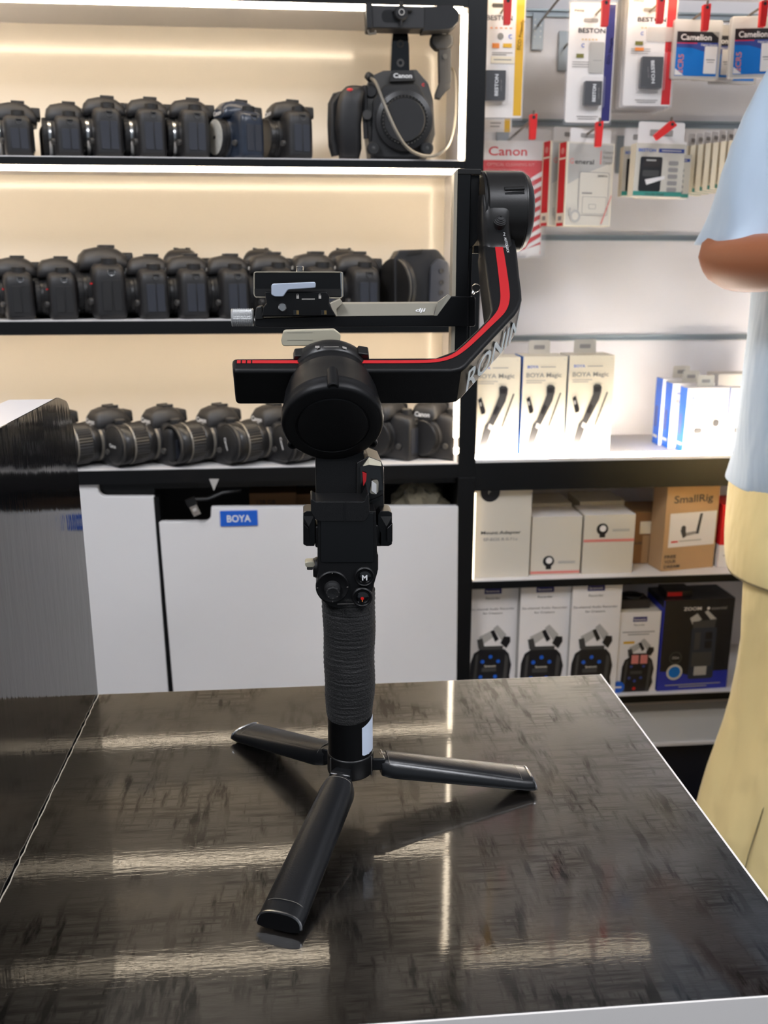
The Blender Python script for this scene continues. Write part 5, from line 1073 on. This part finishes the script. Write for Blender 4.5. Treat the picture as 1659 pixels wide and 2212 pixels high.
for i in range(6):
    d = 5-i
    fr = Frame(1352-d*8, -14+d*5, 1457-d*8, 229+d*3, 1.535+d*.013)
    lb = ('battery pack with a red right edge, frontmost of its stack', 'battery pack directly behind the frontmost red edged one', 'battery pack third from the front of the red edged stack', 'battery pack fourth from the front of the red edged stack', 'battery pack second from the back of the red edged stack', 'battery pack at the very back of the red edged stack')[d]
    blister(lb, 'stacked battery packs with red edges', fr, 'red', bd_(0, [('r', .18, .475, .36, .505, 'orange'), ('rr', .40, .29, .96, .42, .04, 'frosted_plastic')]), (.30, .565, .74, .85) if d == 0 else None, 'ECO Fr', rot=-84, detail=(d == 0), cart='card_white')
# coin cell packs
def coin(label, fr, det=True):
    t = thing('coin_cell_pack', label, 'battery pack', fr.p(.5, 0, 0), 0, 'blue coin cell packs')
    m = M(); m.prism(fillet([fr.p(0, 1, 0), fr.p(1, 1, 0), fr.p(1, 0, 0), fr.p(0, 0, 0)], .004, 4), fr.ey*.010, 'frosted_plastic'); m.build('case', t, bevel=.0015)
    m = M(); D = [('r', .08, .20, .93, .94, 'card_blue'), ('r', .08, .20, .93, .38, 'card_black'), ('p', [(.08, .38), (.93, .38), (.93, .60), (.70, .54), (.40, .47), (.08, .46)], 'card_midblue'), ('r', .08, .385, .50, .40, 'red'), ('t', 'Camelion', .16, .34, .095, 'card_white', 'l', .62), ('t', 'Digital Camera', .58, .43, .03, 'card_white', 'l', .33), ('p', [(.78, .20), (.93, .20), (.93, .30)], 'grey_print'),
        ('t', '2CR5', .24, .90, .10, 'salmon', 'l', None, 90), ('rr', .66, .44, .92, .90, .02, 'card_white'), ('l', .70, .66, .88, .012, 'print_dark'), ('l', .72, .70, .86, .012, 'print_faint'), ('p', [(.08, .82), (.26, .93), (.08, .93)], 'card_white')]
    deco(m, fr, D if det else D[:4]); m.build('insert', t)
    return t
coin('blue coin cell pack in front of the others, left one', Frame(1452, 42, 1558, 172, 1.53)); coin('blue coin cell pack peeking out between the two front ones', Frame(1500, 52, 1590, 174, 1.58), True); coin('blue coin cell pack at the right edge of the photo', Frame(1580, 36, 1680, 170, 1.52, roll=-2)); coin('coin cell pack hanging lowest behind the right one', Frame(1538, 58, 1640, 182, 1.60), False)
# ------------------------------------------------------------------ lower hook row
fr = Frame(1036, 304, 1173, 552, 1.60)
t = thing('cleaning_kit', 'red and white camera cleaning kit pack with slanted stripes', 'cleaning kit', fr.p(.5, 0, 0), 0)
m = M(); m.prism(fillet([fr.p(0, 1, 0), fr.p(1, 1, 0), fr.p(1, 0, 0), fr.p(0, 0, 0)], .004, 4), fr.ey*.002, 'card_white')
D = [('r', .01, .165, .99, .985, 'red'), ('t', 'Canon', .12, .125, .075, 'red', 'l', .60), ('t', 'OPTICAL CLEANING KIT', .10, .215, .026, 'salmon', 'l', .75)]
for i in range(9):
    v_ = .25+i*.083; D.append(('p', [(.985, v_), (.985, v_+.045), (.74-.0*i, v_+.115), (.80, v_+.065)], 'card_white'))
D.append(('p', [(.52, .985), (.98, .90), (.98, .985)], 'card_white')); deco(m, fr, D); m.build('card', t)
m = M(); m.prism(fillet([fr.p(-.03, 1.02, 0), fr.p(1.07, 1.02, 0), fr.p(1.07, -.10, 0), fr.p(-.03, -.10, 0)], .006, 4), -fr.ey*.0015, 'clear_plastic'); m.build('plastic_cover', t)
m = M(); out = fillet([fr.p(.0, 1.0, 0), fr.p(.62, 1.0, 0), fr.p(.82, .80, 0), fr.p(.82, .34, 0), fr.p(.62, .25, 0), fr.p(.0, .25, 0)], .01, 5); m.prism([q-fr.ey*.022 for q in out], fr.ey*.020, 'clear_plastic'); m.build('bubble', t, bevel=.004)
GEN = [('rr', .02, .0, .98, .99, .01, 'card_warm'), ('p', [(.55, .02), (.98, .02), (.98, .22), (.5, .34), (.04, .50), (.04, .02)], 'card_grey'), ('t', 'G', .06, .255, .062, 'salmon', 'l'), ('t', 'eneral', .17, .255, .055, 'print_dark', 'l', .40), ('r', .70, .09, .725, .25, 'salmon'), ('t', 'Camera', .76, .12, .035, 'grey_print', 'l', .22), ('t', 'Battery', .76, .18, .035, 'grey_print', 'l', .20), ('t', 'Charger', .76, .245, .035, 'grey_print', 'l', .20),
       ('rr', .27, .345, .92, .87, .04, 'print_faint'), ('rr', .285, .352, .905, .862, .035, 'card_warm'), ('rr', .36, .64, .88, .85, .02, 'print_faint'), ('rr', .37, .645, .87, .845, .02, 'card_warm'), ('rr', .50, .73, .66, .79, .02, 'print_faint'), ('rr', .51, .735, .65, .785, .02, 'card_warm'), ('t', 'GENERAL', .66, .40, .022, 'print_dark', 'l', .22), ('l', .34, .59, .56, .02, 'print_faint'), ('c', .22, .88, .115, 'card_grey'), ('c', .22, .88, .07, 'card_warm'), ('r', .08, .78, .12, .88, 'card_grey'), ('p', [(.97, .62), (.99, .62), (.80, .97), (.77, .97)], 'salmon')]
for i, (x0, lb) in enumerate(((1187, 'charger box behind the frontmost one, showing only its red spine'), (1222, 'white camera charger box with red spine, frontmost'))):
    fr = Frame(x0, 304+i*2, x0+116, 488-i*0, 1.572-i*.036, yaw=16)
    box_item('charger_box', lb, 'box', 'white charger boxes with red spines', fr, .026, 'card_cream', 'card_cream', 'card_cream', GEN, sdecos=[('r', .12, .0, .88, .84, 'red'), ('r', .12, .96, .88, 1, 'red'), ('c', .5, .10, .2, 'salmon'), ('r', .12, .18, .88, .20, 'card_cream'), ('r', .3, .88, .7, .93, 'grey_print')], tab=(.06, .92, .165, .002), tabmat='card_white')
BC = [('t', 'BESTON', .05, .155, .055, 'boya_blue', 'l', .35), ('r', .46, .09, .98, .165, 'card_midblue'), ('l', .52, .12, .92, .018, 'card_warm'), ('rr', .10, .25, .55, .90, .04, 'card_black'), ('rr', .16, .29, .50, .44, .03, 'inside_dark'), ('rr', .16, .50, .50, .62, .03, 'cam_grey'), ('r', .22, .30, .42, .33, 'card_grey'), ('p', [(.22, .68), (.62, .60), (.62, .66), (.26, .78)], 'card_white')]
for i in range(5): BC.append(('rr', .68, .32+i*.125, .88, .40+i*.125, .03, 'print_faint'))
TEAL = [('r', 0, .90, 1, .985, 'card_teal'), ('t', 'Ultra-fast charger', .25, .965, .035, 'print_dark', 'l', .4)]
fr = Frame(1345, 316, 1420, 424, 1.58, yaw=-3); box_item('battery_charger_box', 'teal edged charger box behind and left of the frontmost one', 'box', 'teal edged charger boxes', fr, .022, 'card_warm', 'card_cream', 'card_cream', TEAL+BC, tab=(.0, .95, .36, .002), tabmat='card_white')
fr = Frame(1380, 334, 1490, 428, 1.568); box_item('battery_charger_box', 'teal edged charger box behind and right of the frontmost one', 'box', 'teal edged charger boxes', fr, .022, 'card_warm', 'card_cream', 'card_cream', TEAL+BC, tab=(.1, .9, .30, .002), tabmat='card_white')
fr = Frame(1370, 309, 1477, 424, 1.525, yaw=2, roll=1); box_item('battery_charger_box', 'teal edged charger box under the slanted red stopper, frontmost', 'box', 'teal edged charger boxes', fr, .024, 'card_warm', 'card_cream', 'card_cream', TEAL+BC, tab=(.02, .96, .40, .002), tabmat='card_white')
for i in range(7):
    x0 = 1482+i*16.5; y0 = 315-i*2
    fr = Frame(x0, y0, x0+70, 420-i*3, 1.602-i*.012, yaw=38)
    n_ = ('first', 'second', 'third', 'fourth', 'fifth', 'sixth', 'seventh')[i]
    box_item('slim_box', f'slim cream box with teal foot, {n_} of the fanned row from the left', 'box', 'fanned slim cream boxes on the hook', fr, .009, 'card_cream', 'card_cream', 'card_cream', [('r', 0, .90, 1, .98, 'card_teal'), ('t', 'Ultra-fast charger', .12, .84, .05, 'print_faint', 'l', None, 88), ('t', 'BESTON', .30, .12, .05, 'boya_blue', 'l', .4)], tab=(.05, .7, .26, .002), tabmat='card_white')

# ------------------------------------------------------------------ the person
pc_ = W(1808, 900, 1.235); PXX, PYY = pc_.x+.0, 1.235
per = thing('person', 'person in a light blue shirt and beige chinos standing right of the counter', 'person', (PXX, PYY, 0))
fwd = V((.80, -.60, 0)).normalized(); rgt = V((-.60, -.80, 0)).normalized()      # his right side is turned to the viewer
def B(f, r, z): return V((PXX, PYY, z))+fwd*f+rgt*r
# one continuous body
def skin_body(name, nodes, edges, parent, mt, sub=2):
    me = bpy.data.meshes.new(name); off = OFF[root_of(parent).name]
    me.from_pydata([tuple(p-off) for p, r in nodes], edges, []); me.materials.append(MATS[mt])
    ob = bpy.data.objects.new(name, me); COL.objects.link(ob); ob.parent = parent
    ob.modifiers.new('skin', 'SKIN'); 
    if not me.skin_vertices: 
        bm = bmesh.new(); bm.from_mesh(me); bm.verts.layers.skin.verify(); bm.to_mesh(me); bm.free()
    for i, (p, r) in enumerate(nodes):
        sv = me.skin_vertices[0].data[i]; sv.radius = r if isinstance(r, tuple) else (r, r)
    me.skin_vertices[0].data[0].use_root = True
    md = ob.modifiers.new('sub', 'SUBSURF'); md.levels = sub; md.render_levels = sub
    ob.modifiers['skin'].use_smooth_shade = True
    return ob
nodes = []; edges = []
def N_(p, r, link=None):
    nodes.append((p, r)); i = len(nodes)-1
    if link is not None: edges.append((link, i))
    return i
# elbow and wrist of the near (right) arm, fixed by the photo
SHO = B(-.01, .180, 1.362); ELB = onplane(1528, 566, B(-.185, .20, 0), fwd.cross(V((0, 0, 1))).normalized()); 
ELB = W(1536, 574, PYY-.06); WRI = W(1800, 560, PYY-.24); HC = W(1592, 508, ELB.y)
pel = N_(B(0, 0, .88), .13); wa = N_(B(0, 0, 1.03), .125, pel); ch = N_(B(.0, 0, 1.24), .145, wa); nb = N_(B(-.01, 0, 1.40), .075, ch); nk_ = N_(B(0, 0, 1.47), .052, nb); hd = N_(B(.015, 0, 1.56), .075, nk_); ht = N_(B(.015, 0, 1.645), .072, hd)
for sd_ in (1, -1):
    s0 = N_(B(-.01, .12*sd_, 1.365), .070, ch)
    if sd_ == 1:
        s1 = N_(SHO, .050, s0); a1 = N_(SHO*.5+HC*.5, .044, s1); a1 = N_(HC+V((.010, 0, .012)), .034, a1); e1 = N_(ELB, .036, a1); a2 = N_(ELB*.62+WRI*.38, .041, e1); w1 = N_(WRI, .026, a2); hdir = (WRI-ELB).normalized()
    else:
        s1 = N_(B(-.01, -.185, 1.375), .056, s0); e_ = B(-.06, -.24, 1.13); a1 = N_(B(-.03, -.215, 1.25), .046, s1); e1 = N_(e_, .040, a1); wr2 = B(.20, -.18, 1.20); a2 = N_(e_*.6+wr2*.4, .038, e1); w1 = N_(wr2, .026, a2); hdir = (wr2-e_).normalized()
    base_ = nodes[w1][0]; up_ = V((0, 0, 1)); sdv = hdir.cross(up_).normalized(); up2 = sdv.cross(hdir).normalized()
    pm = N_(base_+hdir*.045, (.030, .016), w1)
    for j, (o_, L_) in enumerate(((.026, .066), (.009, .076), (-.009, .071), (-.026, .056))):
        k0 = N_(base_+hdir*.080+up2*o_, .0095, pm); k1_ = N_(base_+hdir*(.080+L_*.45)+up2*o_*1.05+sdv*.008, .0085, k0); k2_ = N_(base_+hdir*(.080+L_*.75)+up2*o_*1.05+sdv*.024, .0078, k1_); N_(base_+hdir*(.080+L_*.9)+up2*o_*1.05+sdv*.040, .007, k2_)
    t0 = N_(base_+hdir*.030+up2*.030+sdv*.006, .010, pm); t1_ = N_(base_+hdir*.060+up2*.048+sdv*.016, .009, t0); N_(base_+hdir*.085+up2*.052+sdv*.024, .008, t1_)
    hp_ = N_(B(0, .085*sd_, .83), .095, pel); kn = N_(B(.01 if sd_ > 0 else .05, .10*sd_, .46), .058, hp_); an = N_(B(-.03 if sd_ > 0 else .03, .105*sd_, .09), .038, kn); N_(B(.07 if sd_ > 0 else .13, .11*sd_, .04), (.040, .026), an)
body = skin_body('body', nodes, edges, per, 'skin')
# head detail
hc = B(.02, 0, 1.585)
m = M(); rg = []
for i in range(1, 16):
    a = PI*i/16; zz = -math.cos(a); rad = math.sin(a)**.85
    rg.append([hc+fwd*(math.cos(2*PI*k/28)*rad*.098*(1+.05*(zz < 0)*math.cos(2*PI*k/28)))+rgt*(math.sin(2*PI*k/28)*rad*.076*(1-.18*max(0, -zz)))+V((0, 0, zz*.118)) for k in range(28)])
m.rings(rg, 'skin'); hd_ = m.build('head', per, sharp=80)
m = M(); m.rings([[hc+fwd*.094+rgt*s_*w_*.5+V((0, 0, z_))+fwd*d_ for s_, d_ in ((-1, 0), (0, 1*dd), (1, 0), (0, -.01))] for z_, w_, dd in ((.028, .012, .006), (.0, .018, .014), (-.022, .026, .024), (-.032, .022, .010))], 'skin'); m.build('nose', hd_, sub=1)
for s_ in (-1, 1):
    m = M(); m.sphere(hc+fwd*.081+rgt*s_*.032+V((0, 0, .012)), .012, 'eye_white', 12); m.sphere(hc+fwd*.0895+rgt*s_*.033+V((0, 0, .012)), .0055, 'hair', 10); m.build('eye', hd_)
    m = M(); m.sphere(hc+rgt*s_*.077+V((0, 0, -.002)), .030, 'skin', 12, (.55, .3, 1)); m.build('ear', hd_)
m = M(); m.sphere(hc+fwd*.092+V((0, 0, -.056)), .022, 'lip', 12, (.4, .9, .32)); m.build('mouth', hd_)
m = M(); rg = []
for i in range(1, 12):
    a = PI*(.42+.58*i/12); zz = -math.cos(a); rad = math.sin(a)**.8
    rg.append([hc+V((0, 0, .008))+fwd*(math.cos(2*PI*k/32)*rad*(.098 if math.cos(2*PI*k/32) > 0 else .110))+rgt*(math.sin(2*PI*k/32)*rad*.085)+V((0, 0, zz*.126+.022*max(0, math.cos(2*PI*k/32))*(1-zz)-.03*max(0, -math.cos(2*PI*k/32))*(1-zz))) for k in range(32)])
m.rings(rg, 'hair'); m.build('hair', per, sharp=80)
# clothes: lofted around the figure
def cloth(name, secs, mt, fold=.006, seg=48, ph=0, cap=False, sub=1, thick=.003):
    rg = []
    for i, (c, ax1, r1, ax2, r2) in enumerate(secs):
        row = []
        for k in range(seg):
            a = 2*PI*k/seg; f_ = fold*(math.sin(3*a+i*.55+ph)+.6*math.sin(5*a-i*.8+ph*2)+.4*math.sin(9*a+i*1.3))
            row.append(c+ax1*math.cos(a)*(r1+f_)+ax2*math.sin(a)*(r2+f_))
        rg.append(row)
    m = M(); m.rings(rg, mt, cap=cap); o = m.build(name, per, sharp=180)
    md = o.modifiers.new('solid', 'SOLIDIFY'); md.thickness = thick; md.offset = 0
    md = o.modifiers.new('sub', 'SUBSURF'); md.levels = sub; md.render_levels = sub
    return o
ZU = V((0, 0, 1))
torso = [(.828, .132, .178, 0), (.84, .132, .179, 0), (.87, .134, .180, 0), (.93, .138, .180, 0), (1.0, .138, .176, 0), (1.08, .136, .176, 0), (1.16, .138, .182, 0), (1.24, .140, .190, 0), (1.31, .138, .204, -.005), (1.36, .128, .210, -.01), (1.40, .108, .190, -.01), (1.43, .084, .125, -.01), (1.455, .064, .070, 0), (1.475, .064, .068, .005)]
sh = cloth('shirt', [(B(o_, 0, z), fwd, a_, rgt, b_) for z, a_, b_, o_ in torso], 'shirt_blue', .0065)
# sleeve of the near arm ends just above the elbow
SE = ELB+(SHO-ELB)*.17
dS = (SE-SHO).normalized(); s1_ = dS.cross(V((0, 0, 1))).normalized(); s2_ = s1_.cross(dS).normalized()
hx = V((1, 0, 0)); hy = V((0, 1, 0)); secs = []
for t_, r_a, r_b in ((-.22, .050, .056), (-.1, .060, .068), (.0, .064, .072), (.2, .060, .070), (.45, .060, .070), (.7, .060, .066), (.88, .062, .050), (1.0, .064, .047), (1.03, .064, .047)):
    k_ = max(0, min(1, (t_-.2)/.7)); c0 = SHO+(HC+V((.008, -.014, -.006))-SHO)*t_+ZU*(.012*(1-t_))
    secs.append((c0, (s1_*(1-k_)+hy*k_*(1 if s1_.dot(hy) > 0 else -1)).normalized(), r_b if False else r_a, (s2_*(1-k_)+hx*k_*(1 if s2_.dot(hx) > 0 else -1)).normalized(), r_b+.006))
cloth('sleeve', secs, 'shirt_blue', .0045, ph=1)
S2 = B(-.01, -.185, 1.375); E2 = B(-.05, -.235, 1.16); d2_ = (E2-S2).normalized(); q1 = d2_.cross(fwd).normalized(); q2 = q1.cross(d2_).normalized()
cloth('sleeve', [(S2+d2_*((E2-S2).length*t_), q1, r_, q2, r_) for t_, r_ in ((-.1, .05), (.1, .065), (.5, .068), (1.0, .070))], 'shirt_blue', .004, ph=2)
cloth('collar', [(B(.0, 0, 1.455), fwd, .066, rgt, .070), (B(.005, 0, 1.485), fwd, .062, rgt, .064), (B(.01, 0, 1.492), fwd, .066, rgt, .068), (B(.01, 0, 1.465), fwd, .078, rgt, .082)], 'shirt_blue', 0)
# trousers: hips and two legs
tr = cloth('trousers', [(B(0, 0, z), fwd, a_, rgt, b_) for z, a_, b_ in ((.90, .128, .165), (.86, .132, .172), (.80, .136, .180), (.74, .138, .184), (.70, .134, .182))], 'chino', .003)
for sd_ in (1, -1):
    legs = [(.80, .02, .080, .118, .084), (.72, .02, .084, .116, .086), (.64, .02, .088, .110, .084), (.54, .018, .094, .102, .082), (.46, .014, .098, .098, .080), (.38, .0, .104, .100, .082), (.30, -.012, .105, .100, .082), (.22, -.020, .106, .102, .084), (.15, -.022, .106, .108, .086), (.11, -.018, .106, .116, .090), (.07, -.010, .106, .120, .092), (.045, -.005, .106, .116, .088)]
    o_ = cloth('trouser_leg', [(B(f_+(.0 if sd_ > 0 else .05*(1-z/.8)), r_*sd_, z), fwd, a_, rgt, b_) for z, f_, r_, a_, b_ in legs], 'chino', .0075, ph=sd_*1.3)
    if sd_ == 1:
        m = M(); m.tube([B(f_-.012, r_+b_+.004, z) for z, f_, r_, a_, b_ in legs], .0011, 'chino_seam', 5); m.build('side_seam', o_)
    fx = .01 if sd_ > 0 else .06
    m = M(); rg = []
    for t_, w_, h_ in ((-.115, .022, .040), (-.10, .034, .070), (-.05, .040, .078), (.0, .042, .074), (.05, .045, .060), (.10, .046, .050), (.14, .040, .042), (.165, .024, .030)):
        rg.append([B(fx+t_, .106*sd_+math.copysign(abs(math.cos(a))**.7, math.cos(a))*w_, .004+(h_)*(.5+.5*math.copysign(abs(math.sin(a))**.6, math.sin(a)))) for a in [2*PI*k/24 for k in range(24)]])
    m.rings(rg, 'shoe_white'); sh_ = m.build('shoe', per, sharp=70)
    m = M(); rg = []
    for t_, w_ in ((-.120, .026), (-.10, .038), (-.05, .044), (.05, .049), (.10, .050), (.145, .042), (.172, .024)):
        rg.append([B(fx+t_, .106*sd_+math.cos(a)*w_, .009+math.sin(a)*.009) for a in [2*PI*k/16 for k in range(16)]])
    m.rings(rg, 'card_white'); m.build('sole', sh_, sharp=60)
m = M(); pk = [B(.045, .180, .775), B(.010, .184, .70), B(-.02, .183, .64)]; m.tube(pk, .0014, 'chino_seam', 5); m.build('pocket_seam', tr)
